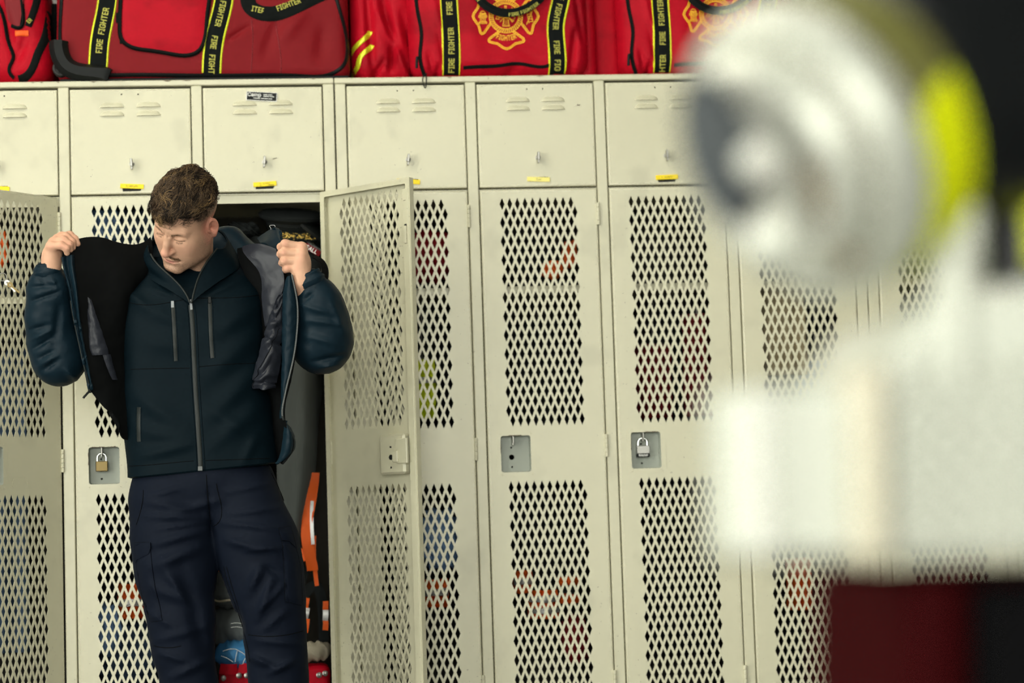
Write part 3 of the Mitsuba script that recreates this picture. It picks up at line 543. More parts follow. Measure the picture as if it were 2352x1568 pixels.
def duffel(dx, lab, wrinkle, words_l, words_r, seed, full=True):
    """the big duffel; dx = where it stands along the lockers"""
    q = lambda px, py: (xz(px, py)[0] + dx, xz(px, py)[1])
    t = thing('gear_bag', lab, 'bag', 'red gear bags on top of the lockers')
    b = Bag(q(938, 50)[0], q(1352, 50)[0], ZT + 0.001, ZT + 0.40, 0.004, 0.42, 0.05, 0.0035, seed, [(q(1190, 150), q(1160, 172), 0.012, 0.006), (q(1010, 145), q(1000, 178), 0.006, 0.010), (q(985, 120), q(995, 165), 0.008, 0.008), (q(1322, 70), q(1312, 165), 0.009, 0.012), (q(1060, 140), q(1190, 146), 0.02, -0.004), (q(1075, 60), q(1100, 140), 0.03, -0.005), (q(1180, 105), q(1255, 140), 0.02, 0.005), (q(990, -20), q(1015, 90), 0.012, -0.006), (q(1005, 60), q(1025, 150), 0.009, 0.007), (q(1320, -20), q(1340, 90), 0.008, 0.008)] + wrinkle, -0.05, 0.012)
    add(t + '__body', b.mesh, 'red_cordura', smooth=True)
    strap(t + '__strap', b, [q(1038, 181), q(1037, 140), q(1036, 90), q(1033, 40), q(1031, -60)], 0.048, words_l, 0.0165)
    strap(t + '__strap', b, [q(1280, 178), q(1281, 140), q(1278, 100), q(1276, 60), q(1283, 20), q(1286, -60)][::-1], 0.047, words_r, 0.0165)
    add(t + '__trim', b.ribbon([q(1064, 155), q(1110, 153), q(1155, 150), q(1187, 146), q(1220, 150), q(1262, 149)], 0.0095, 0.0022, 60), 'black_web', smooth=40, label='black trim line across the front')
    add(t + '__zip', b.ribbon([q(968, -60), q(956, 0), q(962, 40), q(968, 80), q(965, 120), q(968, 150), q(978, 172)], 0.010, 0.004, 60), 'black_web', smooth=40, label='black zip along the side')
    z_ = q(958, 132); add(t + '__zip_pull', tube([(q(958, 130)[0], b.y(*q(966, 130)) - 0.008, q(958, 130)[1]), (q(957, 145)[0], b.y(*q(966, 145)) - 0.010, q(957, 145)[1]), (q(957, 156)[0], b.y(*q(966, 150)) - 0.008, q(957, 156)[1])], 0.004, 8), 'black_plastic', smooth=40)
    badge(b, *q(1161, 39), 0.0495, t)
    hl = np.array([q(1086, -45), q(1093, -8), q(1108, 14), q(1136, 32), q(1161, 37), (q(1190, 33)), q(1222, 16), q(1246, -8), q(1256, -45)]); L = smooth_line(hl, 60)
    yy = b.y(L[:, 0], L[:, 1]) - 0.012 - 0.022 * np.sin(np.linspace(0, np.pi, 60)); d = np.gradient(L, axis=0); d /= np.linalg.norm(d, axis=1, keepdims=True); nn = np.stack([-d[:, 1], d[:, 0]], 1)
    sv = np.linspace(-0.011, 0.011, 5); V = np.stack([L[:, None, 0] + sv * nn[:, None, 0], yy[:, None] + np.abs(sv) * 0.5, L[:, None, 1] + sv * nn[:, None, 1]], -1)
    h = add(t + '__handle', thick(V, -0.004), 'black_web', smooth=40, label='black carrying handle hanging in a curve')
    for wd, st in (('FIGHTER', 0.012), ('FIRE FIGHTER', 0.165)):
        m = text(wd, 0.010, 0.0005, True); m.vertices[:, 0] -= m.bounds[0, 0]; seg = np.r_[0, np.cumsum(np.linalg.norm(np.diff(L, axis=0), axis=1))]; u = np.clip(st + m.vertices[:, 0], 0, seg[-1]); w_ = m.vertices[:, 1] - 0.006
        m.vertices = np.stack([np.interp(u, seg, L[:, 0]) + w_ * np.interp(u, seg, nn[:, 0]), np.interp(u, seg, yy) - 0.003 - m.vertices[:, 2], np.interp(u, seg, L[:, 1]) + w_ * np.interp(u, seg, nn[:, 1])], 1)
        add(h + '__lettering', m, 'olive_print', label=f'woven lettering {wd}')
    return t, b, q
t, b, q = duffel(0, 'red duffel bag with a gold FIRE FIGHTER badge, its bunched end beside the wheeled bag', [], [(0.021, 'FIRE'), (0.073, 'FIGHTER'), (0.19, 'FIRE')], [(0.042, 'FIRE'), (0.094, 'FIGHTER'), (0.206, 'FIRE'), (0.262, 'FIG')], 11)
# its bunched end towards the wheeled bag, with reflective tape
e = Bag(q(806, 50)[0], q(962, 50)[0], ZT + 0.001, ZT + 0.36, 0.050, 0.40, 0.06, 0.006, 23, [(q(843, -40), q(860, 160), 0.012, 0.016), (q(880, -20), q(905, 95), 0.014, 0.022), (q(870, 20), q(945, 175), 0.010, -0.012), (q(905, 95), q(900, 150), 0.010, 0.022), (q(858, 165), q(885, 128), 0.008, 0.014), (q(925, 20), q(950, 110), 0.014, 0.012), (q(930, 130), q(955, 170), 0.008, 0.012)], -0.1, 0.0)
add(t + '__end_panel', e.mesh, 'red_cordura', smooth=True, label='bunched red end panel')
for ln in ([q(852, 60), q(840, 78), q(805, 110), q(799, 130), q(797, 150)], [q(856, 92), q(848, 103), q(826, 127), q(822, 143), q(812, 155), q(812, 168), q(820, 178)]):
    add(t + '__reflective_tape', e.ribbon(ln, 0.014, 0.0025, 40), 'lime_tape', smooth=40, label='lime reflective tape')
cl = [(q(980, 170)[0], -0.010, q(980, 170)[1]), (q(973, 176)[0], -0.012, q(973, 176)[1]), (q(973, 198)[0], -0.013, q(973, 198)[1]), (q(976, 204)[0], -0.013, q(976, 204)[1]), (q(978, 198)[0], -0.013, q(978, 198)[1]), (q(978, 180)[0], -0.012, q(978, 180)[1])]
add(t + '__snap_hook', tube(smooth_line(cl, 30), 0.0016, 8), 'black_plastic', smooth=40, label='thin metal clip hanging over the edge')
side = Bag(q(1330, 50)[0], q(1374, 50)[0], ZT + 0.001, ZT + 0.36, 0.055, 0.40, 0.022, 0.004, 31, [(q(1345, 0), q(1350, 150), 0.006, 0.01)], 0, 0)
add(t + '__side_panel', side.mesh, 'red_cordura', smooth=True, label='red panel of the right side')
dxd = X(1523, 100) - X(1038, 100)
t, b, q2 = duffel(dxd, 'red duffel bag with a gold badge, partly behind the blurred engine', [(q(1000 + 0, 100)[0:1] + (0,), (9, 9), 0.0001, 0.0)], [(0.017, 'HTER'), (0.093, 'FIRE'), (0.151, 'FIGHTER')], [(0.1, 'FIRE FIGHTER')], 17)
t3, b3, q3 = duffel(2 * dxd, 'red duffel bag at the right, hidden behind the blurred engine', [], [(0.090, 'FIRE'), (0.142, 'FIGHTER')], [(0.1, 'FIRE FIGHTER')], 19)
dk = Bag(X(1372), X(1440), ZT + 0.001, ZT + 0.34, 0.10, 0.40, 0.03, 0.004, 41, (), 0, 0)
add(t + '__end_panel', dk.mesh, 'red_cordura', smooth=True, label='red end panel in shade')

# -- first bag, cut by the left edge of the photo
t = thing('gear_bag', 'dark red bag with black trim at the left edge, on top of the lockers', 'bag', 'red gear bags on top of the lockers')
b = Bag(X(-330), X(106), ZT + 0.001, ZT + 0.36, 0.012, 0.40, 0.06, 0.006, 51, [(xz(10, 10), xz(30, 120), 0.012, 0.012), (xz(60, 80), xz(30, 150), 0.014, 0.010)], 0.3, 0.0)
add(t + '__body', b.mesh, 'red_cordura', smooth=True)
add(t + '__binding', b.ribbon([xz(-6, 8), xz(6, 35), xz(13, 70), xz(22, 105), xz(29, 130), xz(22, 148), xz(30, 175)], 0.010, 0.004, 50), 'black_web', smooth=40, label='black bound edge')
add(t + '__flap', b.lay(moved(ext(Polygon([xz(2, -30), xz(16, 40), xz(24, 52), xz(44, 62), xz(50, 20), xz(56, -30)]).segmentize(0.012), 0.006), np.eye(4))), 'dark_red', smooth=30, label='dark red flap')
add(t + '__flap_binding', b.ribbon([xz(54, -30), xz(50, 20), xz(45, 60), xz(24, 54)], 0.008, 0.008, 40), 'black_web', smooth=40)
add(t + '__side_trim', b.ribbon([xz(110, -30), xz(108, 40), xz(98, 90), xz(86, 120), xz(70, 160), xz(40, 178)], 0.022, 0.004, 50), 'black_web', smooth=40, label='black corner trim')
s_ = add(t + '__strap', b.ribbon([xz(84, -30), xz(78, 15), xz(70, 40), xz(64, 58)], 0.020, 0.005, 30), 'black_web', smooth=40)
m, _ = b.along('ER', [xz(63, 50), xz(82, 30)], 0.011, off=0.007, bold=True); add(s_ + '__lettering', m, 'olive_print', label='woven lettering ER')
add(t + '__patch', b.ribbon([xz(33, 74), xz(64, 74)], 0.016, 0.003, 12), 'orange_cloth', label='orange patch')
# ------------------------------------------------------------------ what is kept in the lockers
mat('dark_cloth', (0.012, 0.014, 0.014), 0.85, specular=0.05)
mat('grey_coat', (0.075, 0.084, 0.078), 0.85, specular=0.1)
mat('hi_vis_orange', (0.66, 0.095, 0.008), 0.6)
mat('hi_vis_lime', (0.62, 0.72, 0.02), 0.6)
mat('silver_tape', (0.45, 0.45, 0.44), 0.35, metallic=0.4)
mat('blue_quilt', (0.045, 0.20, 0.42), 0.6)
mat('denim', (0.035, 0.06, 0.10), 0.8, specular=0.1)
mat('grey_jeans', (0.10, 0.115, 0.12), 0.8, specular=0.1)
mat('tan_cloth', (0.50, 0.42, 0.26), 0.8, specular=0.1)
mat('khaki', (0.30, 0.27, 0.20), 0.8, specular=0.1)
mat('thread', (0.70, 0.72, 0.70), 0.7)
mat('blue_bag', (0.12, 0.22, 0.40), 0.3)
mat('maroon', (0.14, 0.008, 0.010), 0.8, specular=0.1)
def drape(x0, x1, z0, z1, y, amp=0.02, waves=3.0, seed=0, depth=0.03, flare=0.0, n=(34, 22)):
    """a hanging cloth with vertical folds"""
    u, v = np.meshgrid(np.linspace(0, 1, n[0]), np.linspace(0, 1, n[1]), indexing='ij')
    xc = (x0 + x1) / 2; hw = (x1 - x0) / 2 * (1 + flare * (u - 0.5)); x = xc + hw * (2 * v - 1); z = z1 + (z0 - z1) * u
    ph = vnoise(np.stack([u * 2 + seed, v * 0 + seed, v * 0], -1), seed) * 3
    yy = y + amp * (0.35 + 0.65 * u) * np.sin(v * waves * 2 * np.pi + ph) + amp * (vfbm(np.stack([u * 4, v * 4, v * 0 + seed], -1), 3, seed) - 0.5) * 2
    yy = yy + depth * (2 * v - 1) ** 2
    return thick(np.stack([x, yy, z], -1)[::-1], 0.004)
def bandon(x0, x1, z0, z1, y, seed, amp, waves, sub):
    """a strip lying just in front of a drape: the same folds, a little nearer"""
    return drape(x0, x1, z0, z1, y - 0.004, amp, waves, seed, n=sub)
def heap(c, r, seed, amp=0.25, freq=14, squash=None):
    m = trimesh.creation.icosphere(4, 1.0); v = m.vertices; k = 1 + amp * (vfbm(v * 1.6 + seed, 3, seed) - 0.5) * 2 + amp * 0.35 * np.sin(freq * (v[:, 0] + 0.6 * v[:, 2]) + 3 * vnoise(v * 2, seed))
    s = np.sign(v) * np.abs(v) ** (0.75); m.vertices = np.asarray(c) + s * k[:, None] * np.asarray(r); return m
XI = lambda px, py, y: at(px, py, y)[0]
ZI = lambda px, py, y: at(px, py, y)[2]
def hung(px0, px1, py0, py1, y, mtl, lab, cat_, seed, bands=(), waves=2.5, amp=0.018, hook=True):
    """a garment seen behind a grille, given by the pixels it fills; hangs from the shelf by a hook"""
    t = thing(cat_, lab, cat_.replace('_', ' ')); x0, x1, z0, z1 = XI(px0, (py0 + py1) / 2, y), XI(px1, (py0 + py1) / 2, y), ZI((px0 + px1) / 2, py1, y), ZI((px0 + px1) / 2, py0, y)
    zt = 1.398 + ZO if py0 > 650 and hook else z1
    add(t + '__cloth', drape(x0, x1, z0, z1, y, amp, waves, seed), mtl, smooth=50)
    if hook and zt > z1: add(t + '__hook', tube(smooth_line([((x0 + x1) / 2, y + 0.01, z1 - 0.03), ((x0 + x1) / 2, y + 0.012, (z1 + zt) / 2), ((x0 + x1) / 2 + 0.006, y + 0.012, zt)], 10), 0.0025, 8), 'steel')
    for a, b, c, d, bm in bands:
        add(t + '__reflective_band', bandon(XI(a, (c + d) / 2, y), XI(b, (c + d) / 2, y), ZI((a + b) / 2, d, y), ZI((a + b) / 2, c, y), y - amp * 1.4, seed, 0.004, 1.2, (8, 12)), bm, smooth=50)
    return t
def lump(px, py, y, r, mtl, lab, cat_, seed, **k):
    """a folded or bundled thing resting on the shelf or on the pile under it"""
    t = thing(cat_, lab, cat_.replace('_', ' ')); c = at(px, py, y); add(t + '__cloth', heap(c, r, seed, **k), mtl, smooth=True); return t, c
ZSH = 1.405 + ZO
# left, ajar
lump(4, 575, 0.16, (0.022, 0.03, 0.055), 'hi_vis_orange', 'orange bundle on the shelf of the locker at the left edge', 'bundle', 3)
lump(-20, 700, 0.22, (0.12, 0.08, 0.14), 'dark_cloth', 'dark clothes in the locker at the left edge', 'clothes', 5)
hung(-60, 60, 760, 1500, 0.20, 'denim', 'blue-black coat hanging in the locker at the left edge', 'coat', 4)
# K. MOORE
lump(285, 545, 0.20, (0.10, 0.08, 0.085), 'denim', 'dark blue folded jacket on the shelf of the brass-padlocked locker', 'folded_jacket', 7)
lump(240, 520, 0.12, (0.05, 0.05, 0.05), 'blue_bag', 'blue bag on the shelf of the brass-padlocked locker', 'cloth_bag', 8)
hung(228, 390, 760, 1330, 0.24, 'dark_cloth', 'black coat hanging in the brass-padlocked locker', 'coat', 9)
hung(272, 345, 1340, 1420, 0.10, 'hi_vis_orange', 'orange vest with a silver band in the brass-padlocked locker', 'vest', 10, ((276, 340, 1375, 1392, 'silver_tape'),), hook=False)
lump(245, 1445, 0.10, (0.045, 0.05, 0.07), 'blue_bag', 'pale blue plastic bag low in the brass-padlocked locker', 'plastic_bag', 11)
lump(300, 1500, 0.22, (0.12, 0.10, 0.09), 'denim', 'dark clothes heaped low in the brass-padlocked locker', 'clothes', 12)
# third: open grille beside the open door
lump(985, 590, 0.14, (0.075, 0.08, 0.075), 'red_worn', 'red bag on the shelf behind the open door', 'cloth_bag', 13)
hung(890, 1055, 700, 1500, 0.25, 'dark_cloth', 'black coat hanging behind the open door', 'coat', 14)
hung(945, 1000, 825, 960, 0.10, 'hi_vis_lime', 'lime safety vest hanging behind the open door', 'vest', 15, ((945, 1000, 868, 880, 'silver_tape'),), hook=True)
lump(1010, 1240, 0.14, (0.06, 0.05, 0.09), 'blue_bag', 'blue bag low in the locker behind the open door', 'cloth_bag', 16)
hung(975, 1030, 1330, 1395, 0.12, 'hi_vis_orange', 'orange strap with a silver band in the locker behind the open door', 'strap', 17, ((975, 1028, 1352, 1368, 'silver_tape'),), hook=False)
# Sisco
lump(1268, 620, 0.12, (0.030, 0.03, 0.026), 'hi_vis_orange', 'small orange cloth on the shelf of the pale-labelled locker', 'cloth', 18)
lump(1308, 585, 0.15, (0.022, 0.03, 0.04), 'hi_vis_orange', 'orange glove on the shelf of the pale-labelled locker', 'glove', 19)
lump(1225, 600, 0.26, (0.09, 0.07, 0.075), 'dark_cloth', 'black hood on the shelf of the pale-labelled locker', 'hood', 20)
hung(1165, 1335, 730, 1480, 0.27, 'dark_cloth', 'black turnout coat hanging in the pale-labelled locker', 'coat', 21)
hung(1183, 1222, 1310, 1362, 0.11, 'hi_vis_orange', 'short orange and silver strap in the pale-labelled locker', 'strap', 22, ((1183, 1222, 1328, 1342, 'silver_tape'),), hook=False)
hung(1218, 1282, 1355, 1420, 0.09, 'hi_vis_orange', 'orange cloth with two silver bands in the pale-labelled locker', 'strap', 23, ((1218, 1282, 1368, 1382, 'silver_tape'), (1218, 1282, 1396, 1408, 'silver_tape')), hook=False)
hung(1280, 1332, 1325, 1385, 0.13, 'hi_vis_orange', 'narrow orange strip at the right of the pale-labelled locker', 'strap', 24, ((1280, 1332, 1345, 1362, 'dark_cloth'),), hook=False)
lump(1320, 1470, 0.16, (0.04, 0.05, 0.07), 'maroon', 'dark red cloth low in the pale-labelled locker', 'cloth', 25)
# D. BAILEY
t = hung(1575, 1640, 720, 955, 0.16, 'maroon', 'dark red sweater hanging in the silver-padlocked locker', 'sweater', 26)
hung(1465, 1545, 790, 960, 0.18, 'maroon', 'dark red sleeve of a shirt in the silver-padlocked locker', 'shirt', 27)
hung(1480, 1640, 700, 1500, 0.30, 'dark_cloth', 'black coat hanging in the silver-padlocked locker', 'coat', 28)
# towel locker and its neighbour
hung(1748, 1852, 660, 862, 0.11, 'tan_cloth', 'tan towel hanging in the locker behind the blurred engine', 'towel', 29)
hung(1835, 1925, 828, 1000, 0.13, 'blue_bag', 'blue shirt hanging beside the tan towel', 'shirt', 30)
hung(1815, 1868, 1280, 1400, 0.15, 'hi_vis_orange', 'orange strap hanging low in the towel locker', 'strap', 31, hook=False)
hung(1790, 1918, 720, 1540, 0.30, 'dark_cloth', 'black coat behind the tan towel', 'coat', 32)
lump(2215, 1310, 0.14, (0.07, 0.06, 0.05), 'red_worn', 'dark red cloth low in the locker right of the seam', 'cloth', 33)
hung(2125, 2212, 720, 1290, 0.30, 'dark_cloth', 'black coat in the locker right of the seam', 'coat', 34)

# -- the man's own locker, wide open
Yc = 0.20
t = thing('coat', 'grey turnout coat hanging in the open locker behind the man', 'coat')
rows = [[at(655, 700, .22), at(690, 690, .10), at(735, 720, .20)], [at(648, 860, .20), at(695, 850, .07), at(742, 860, .17)], [at(645, 960, .17), at(695, 960, .05), at(728, 960, .16)], [at(640, 1070, .15), at(690, 1070, .05), at(722, 1060, .15)],
        [at(645, 1180, .16), at(680, 1180, .07), at(708, 1160, .15)], [at(650, 1290, .18), at(672, 1290, .10), at(690, 1250, .15)]]
add(t + '__cloth', thick(refine_rows(rows, 40, 24)[::-1], 0.006), 'grey_coat', smooth=50)
add(t + '__hook', tube([at(690, 690, .13), at(690, 681, .13)], 0.003, 8), 'steel')
def strip(pts, w, mtl, key, lab=None, n=40, tw=0.0):
    L = smooth_line(pts, n); d = np.gradient(L, axis=0); d /= np.linalg.norm(d, axis=1, keepdims=True); s = np.cross(d, [0, 1.0, 0]); s /= np.linalg.norm(s, axis=1, keepdims=True)
    a = tw * np.sin(np.linspace(0, 3 * np.pi, n)); s = s * np.cos(a)[:, None] + np.array([0, 1.0, 0]) * np.sin(a)[:, None]
    V = L[:, None] + np.linspace(-w / 2, w / 2, 5)[None, :, None] * s[:, None]; return add(key, thick(V, 0.003), mtl, smooth=50, label=lab)
t = thing('suspenders', 'orange and silver reflective straps hanging in the open locker', 'suspenders')
strip([at(721, 1085, .10), at(717, 1130, .09), at(708, 1180, .08), at(704, 1230, .08), at(713, 1280, .08), at(718, 1310, .09)], 0.032, 'hi_vis_orange', t + '__strap', tw=0.3)
strip([at(717, 1150, .085), at(716, 1200, .075), at(719, 1250, .075)], 0.010, 'silver_tape', t + '__reflective_band', 'silver band')
strip([at(676, 1262, .11), at(692, 1268, .09), at(705, 1285, .08)], 0.020, 'hi_vis_orange', t + '__strap')
strip([at(722, 1230, .10), at(722, 1290, .11), at(726, 1330, .12), at(728, 1345, .12)], 0.012, 'hi_vis_orange', t + '__strap')
for py0, py1, m_ in ((1372, 1395, 'hi_vis_orange'), (1395, 1420, 'silver_tape'), (1420, 1452, 'hi_vis_orange')): strip([at(703, py0, .09), at(701, (py0 + py1) / 2, .085), at(699, py1, .09)], 0.022, m_, t + '__cuff_band')
for py0, py1, m_ in ((1380, 1400, 'hi_vis_orange'), (1400, 1425, 'silver_tape'), (1425, 1447, 'hi_vis_orange')): strip([at(748, py0, .09), at(748, (py0 + py1) / 2, .088), at(747, py1, .09)], 0.016, m_, t + '__cuff_band')
strip([at(700, 1300, .16), at(702, 1360, .15), at(725, 1345, .14), at(735, 1360, .14), at(742, 1470, .14)], 0.03, 'dark_cloth', t + '__strap')
def cloth_roll(lab, cat_, pts, r, mtl, seed, seams=()):
    t = thing(cat_, lab, cat_.replace('_', ' ')); P_ = smooth_line(pts, 24); m = tube(P_, np.asarray(r) * np.sqrt(np.clip(1 - (np.linspace(-1, 1, 24)) ** 6, 0.15, 1)), 20)
    m.vertices += (vfbm(m.vertices * 30 + seed, 3, seed)[:, None] - 0.5) * np.array([0.02, 0.02, 0.016]) + 0.0035 * np.sin(m.vertices[:, [0]] * 260 + 8 * vnoise(m.vertices * 14, seed)[:, None]) * np.array([[0, 0.5, 1]]); add(t + '__cloth', m, mtl, smooth=True)
    return t
t = cloth_roll('grey work trousers bundled between his legs in the open locker', 'trousers', [at(497, 1330, .14), at(520, 1345, .12), at(575, 1330, .14)], 0.065, 'grey_jeans', 41)
add(t + '__hem', tube(smooth_line([at(493, 1378, .055), at(510, 1380, .05), at(532, 1378, .05), at(540, 1400, .05)], 16), 0.003, 8), 'khaki', smooth=40, label='pale frayed hem')
add(t + '__band', strip and tube(smooth_line([at(497, 1290, .09), at(500, 1310, .085), at(498, 1330, .085)], 10), 0.010, 10), 'hi_vis_orange', smooth=40, label='orange band')
t = cloth_roll('dark grey jeans folded above the blue quilt in the open locker', 'jeans', [at(500, 1430, .17), at(545, 1440, .12), at(600, 1440, .14)], 0.058, 'grey_jeans', 42)
for k in range(2): add(t + '__stitching', tube(smooth_line([at(530, 1432 + 9 * k, .052), at(545, 1430 + 9 * k, .05), at(560, 1434 + 9 * k, .052)], 10), 0.0009, 6), 'thread', label='pale stitching')
t = cloth_roll('blue quilted jacket folded on the red bag in the open locker', 'quilted_jacket', [at(512, 1506, .14), at(545, 1502, .10), at(610, 1508, .12)], 0.046, 'blue_quilt', 43)
for a, b in (((512, 1495), (540, 1490)), ((540, 1490), (568, 1508)), ((508, 1506), (535, 1520)), ((545, 1494), (540, 1520)), ((566, 1508), (558, 1524))):
    add(t + '__stitching', tube(smooth_line([at(*a, .052), at((a[0] + b[0]) / 2, (a[1] + b[1]) / 2 - 2, .048), at(*b, .052)], 10), 0.0011, 6), 'thread', label='white quilting stitch')
t = thing('snap_bag', 'red bag with round snaps at the bottom of the open locker', 'bag')
c0, c1 = at(502, 1550, .10), at(758, 1550, .10); b0 = at(560, 1534, .08)[2]
add(t + '__body', nets(lambda p: (lambda k: np.linalg.norm(np.maximum(k, 0), axis=1) + np.minimum(k.max(1), 0) - 0.02 + 0.01 * (vfbm(p * 25, 3, 4) - .5))(np.abs(p - [(c0[0] + c1[0]) / 2, .16, b0 / 2 + .10]) - [(c1[0] - c0[0]) / 2 - .02, .07, b0 / 2 - 0.12]), (c0[0] - .03, .05, .08), (c1[0] + .03, .28, b0 + .04), 0.008), 'red_cordura', smooth=True)
for px, py in ((513, 1557), (549, 1551), (567, 1551), (733, 1550), (747, 1546)):
    w = at(px, py, .062); add(t + '__snap', lathe([(0.0085, 0), (0.008, 0.003), (0.005, 0.0045), (0, 0.005)], 16, mv(*w) @ XZ), 'steel', smooth=40, label='round metal snap')
for a in ((505, 1535, 545, 1536), (548, 1533, 585, 1533)):
    strip([at(a[0], a[1], .066), at((a[0] + a[2]) / 2, a[1] + 2, .060), at(a[2], a[3], .066)], 0.030, 'red_cordura', t + '__flap')
cloth_roll('khaki cloth rolled on the red bag at the right of the open locker', 'cloth_roll', [at(690, 1500, .12), at(720, 1496, .10), at(752, 1488, .12)], 0.030, 'khaki', 45)
# caps on the shelf
def peaked_cap(key, lab, c, M, crown, peak=True, gold=True):
    t = thing(key, lab, 'cap'); R_ = frame(c, *M)
    add(t + '__crown', lathe([(0, 0.075), (0.06, 0.078), (0.115, 0.070), (0.130, 0.058), (0.126, 0.046), (0.098, 0.030), (0.094, 0.0), (0.090, 0.0), (0.09, 0.02), (0, 0.03)], 40, R_), 'black_plastic' if not gold else 'dark_cloth', smooth=40)
    add(t + '__band', lathe([(0.0945, 0.002), (0.0965, 0.004), (0.0965, 0.028), (0.0945, 0.030)], 40, R_), 'black_web', smooth=40)
    if peak:
        a = np.linspace(-1.05, 1.05, 22); s = np.linspace(0, 1, 7); A, S = np.meshgrid(a, s, indexing='ij'); L = 0.062 * np.sqrt(np.clip(1 - (A / 1.15) ** 2, 0, 1))
        V = np.stack([np.sin(A) * (0.095 + L * S), -np.cos(A) * (0.095 + L * S), 0.004 - 0.030 * S ** 1.5 + 0.0 * A], -1); m = thick(V, 0.003); m.apply_transform(R_); add(t + '__peak', m, 'black_plastic', smooth=40, label='glossy black peak')
        if gold:
            g = random.Random(3); lv = []
            for k in range(130):
                aa, ss = g.uniform(-.95, .95), g.uniform(.25, .9); l_ = 0.062 * math.sqrt(max(0, 1 - (aa / 1.15) ** 2)); r_ = 0.095 + l_ * ss
                q = trimesh.creation.icosphere(1, 1.0); q.vertices = q.vertices * [0.0085, 0.0042, 0.0026]; q.apply_transform(rz(g.uniform(0, 180))); q.apply_translation((math.sin(aa) * r_, -math.cos(aa) * r_, 0.0055 - 0.030 * ss ** 1.5)); lv.append(q)
            k_ = add(t + '__braid', moved(cat(lv), R_), 'gold', smooth=True, label='gold leaf braid on the peak'); labels[k_]['kind'] = 'stuff'
    return t, R_
tilt = (rz(25) @ ry(32) @ rx(28))[:3, :3].T
c = at(694, 528, .16)
t, R_ = peaked_cap('peaked_cap', 'black dress cap with a silver band, tilted up on the shelf of the open locker', c + np.array([0.012, 0.01, -0.030]), 0.70 * tilt, None, True, False)
for k, (a, m_) in enumerate(((-0.9, 'silver_tape'),)):
    add(t + '__chin_strap', tube([(R_ @ [0.101 * math.sin(x), -0.101 * math.cos(x), 0.010, 1])[:3] for x in np.linspace(-1.2, 1.2, 24)], 0.0042, 8), m_, smooth=40, label='silver chin strap')
add(t + '__button', lathe([(0, 0.004), (0.006, 0.003), (0.0075, 0)], 14, R_ @ mv(0.0, -0.103, 0.014) @ XZ), 'chrome', smooth=40, label='bright button')
t, R_ = peaked_cap('peaked_cap', 'dress cap with gold braid on its peak, under the black cap on the shelf', at(668, 527, .16), 0.76 * (rz(14) @ rx(16))[:3, :3].T, None)
t = thing('baseball_cap', 'black cap with red and white lettering behind his left hand', 'cap')
cc = at(704, 618, .05)
m = trimesh.creation.icosphere(4, 1.0); m.vertices = m.vertices * [0.055, 0.06, 0.055]; m = m.slice_plane((0, 0, -0.01), (0, 0, 1)); m.apply_translation(cc + [0, .03, 0]); add(t + '__crown', m, 'dark_cloth', smooth=True)
tm = text('FALL', 0.0115, 0.0008, True); tm.apply_transform(mv(*(at(716, 573, .03))) @ rz(-8) @ ry(32) @ XZ); add(t + '__lettering', tm, 'white_print', label='pale lettering with red outline')
tm = cat([bx(*(at(719, 574, .034)[0] + np.array([-.026, .024])), .034, .036, *(at(719, 574, .034)[2] + np.array([-.0085, .0085])))]); add(t + '__patch', moved(tm, mv(*at(719, 574, .034)) @ ry(32) @ mv(*-at(719, 574, .034))), 'maroon', label='dark red patch')
t = thing('watch_cap', 'black knitted hat lying at the left of the shelf behind his shoulder', 'hat')
add(t + '__body', heap(at(560, 528, .13), (0.045, 0.05, 0.022), 61), 'dark_cloth', smooth=True)
lump(600, 585, 0.16, (0.09, 0.08, 0.06), 'dark_cloth', 'black clothes folded on the shelf behind his shoulder', 'clothes', 62)
t = thing('key_ring', 'steel key ring with keys hanging on the grille of the left ajar door', 'keys')
kx = at(20, 655, -0.15)
add(t + '__ring', lathe([(0.011, -0.001), (0.0125, 0), (0.011, 0.001), (0.0095, 0), (0.011, -0.001)], 20, mv(*at(6, 636, -0.17)) @ XZ), 'steel', smooth=True)
for k, (dx, dz, a) in enumerate(((0.012, -0.016, 40), (0.020, -0.022, 48))):
    add(t + '__key', moved(cat(lathe([(0.002, 0), (0.008, 0), (0.008, 0.0018), (0.002, 0.0018)], 14, XZ), bx(-0.0025, 0.0025, -0.0018, 0, -0.034, -0.006)), mv(*(at(6, 636, -0.172 - 0.002 * k) + np.array([dx, 0, dz]))) @ ry(-a)), 'brass' if k else 'steel', smooth=30)
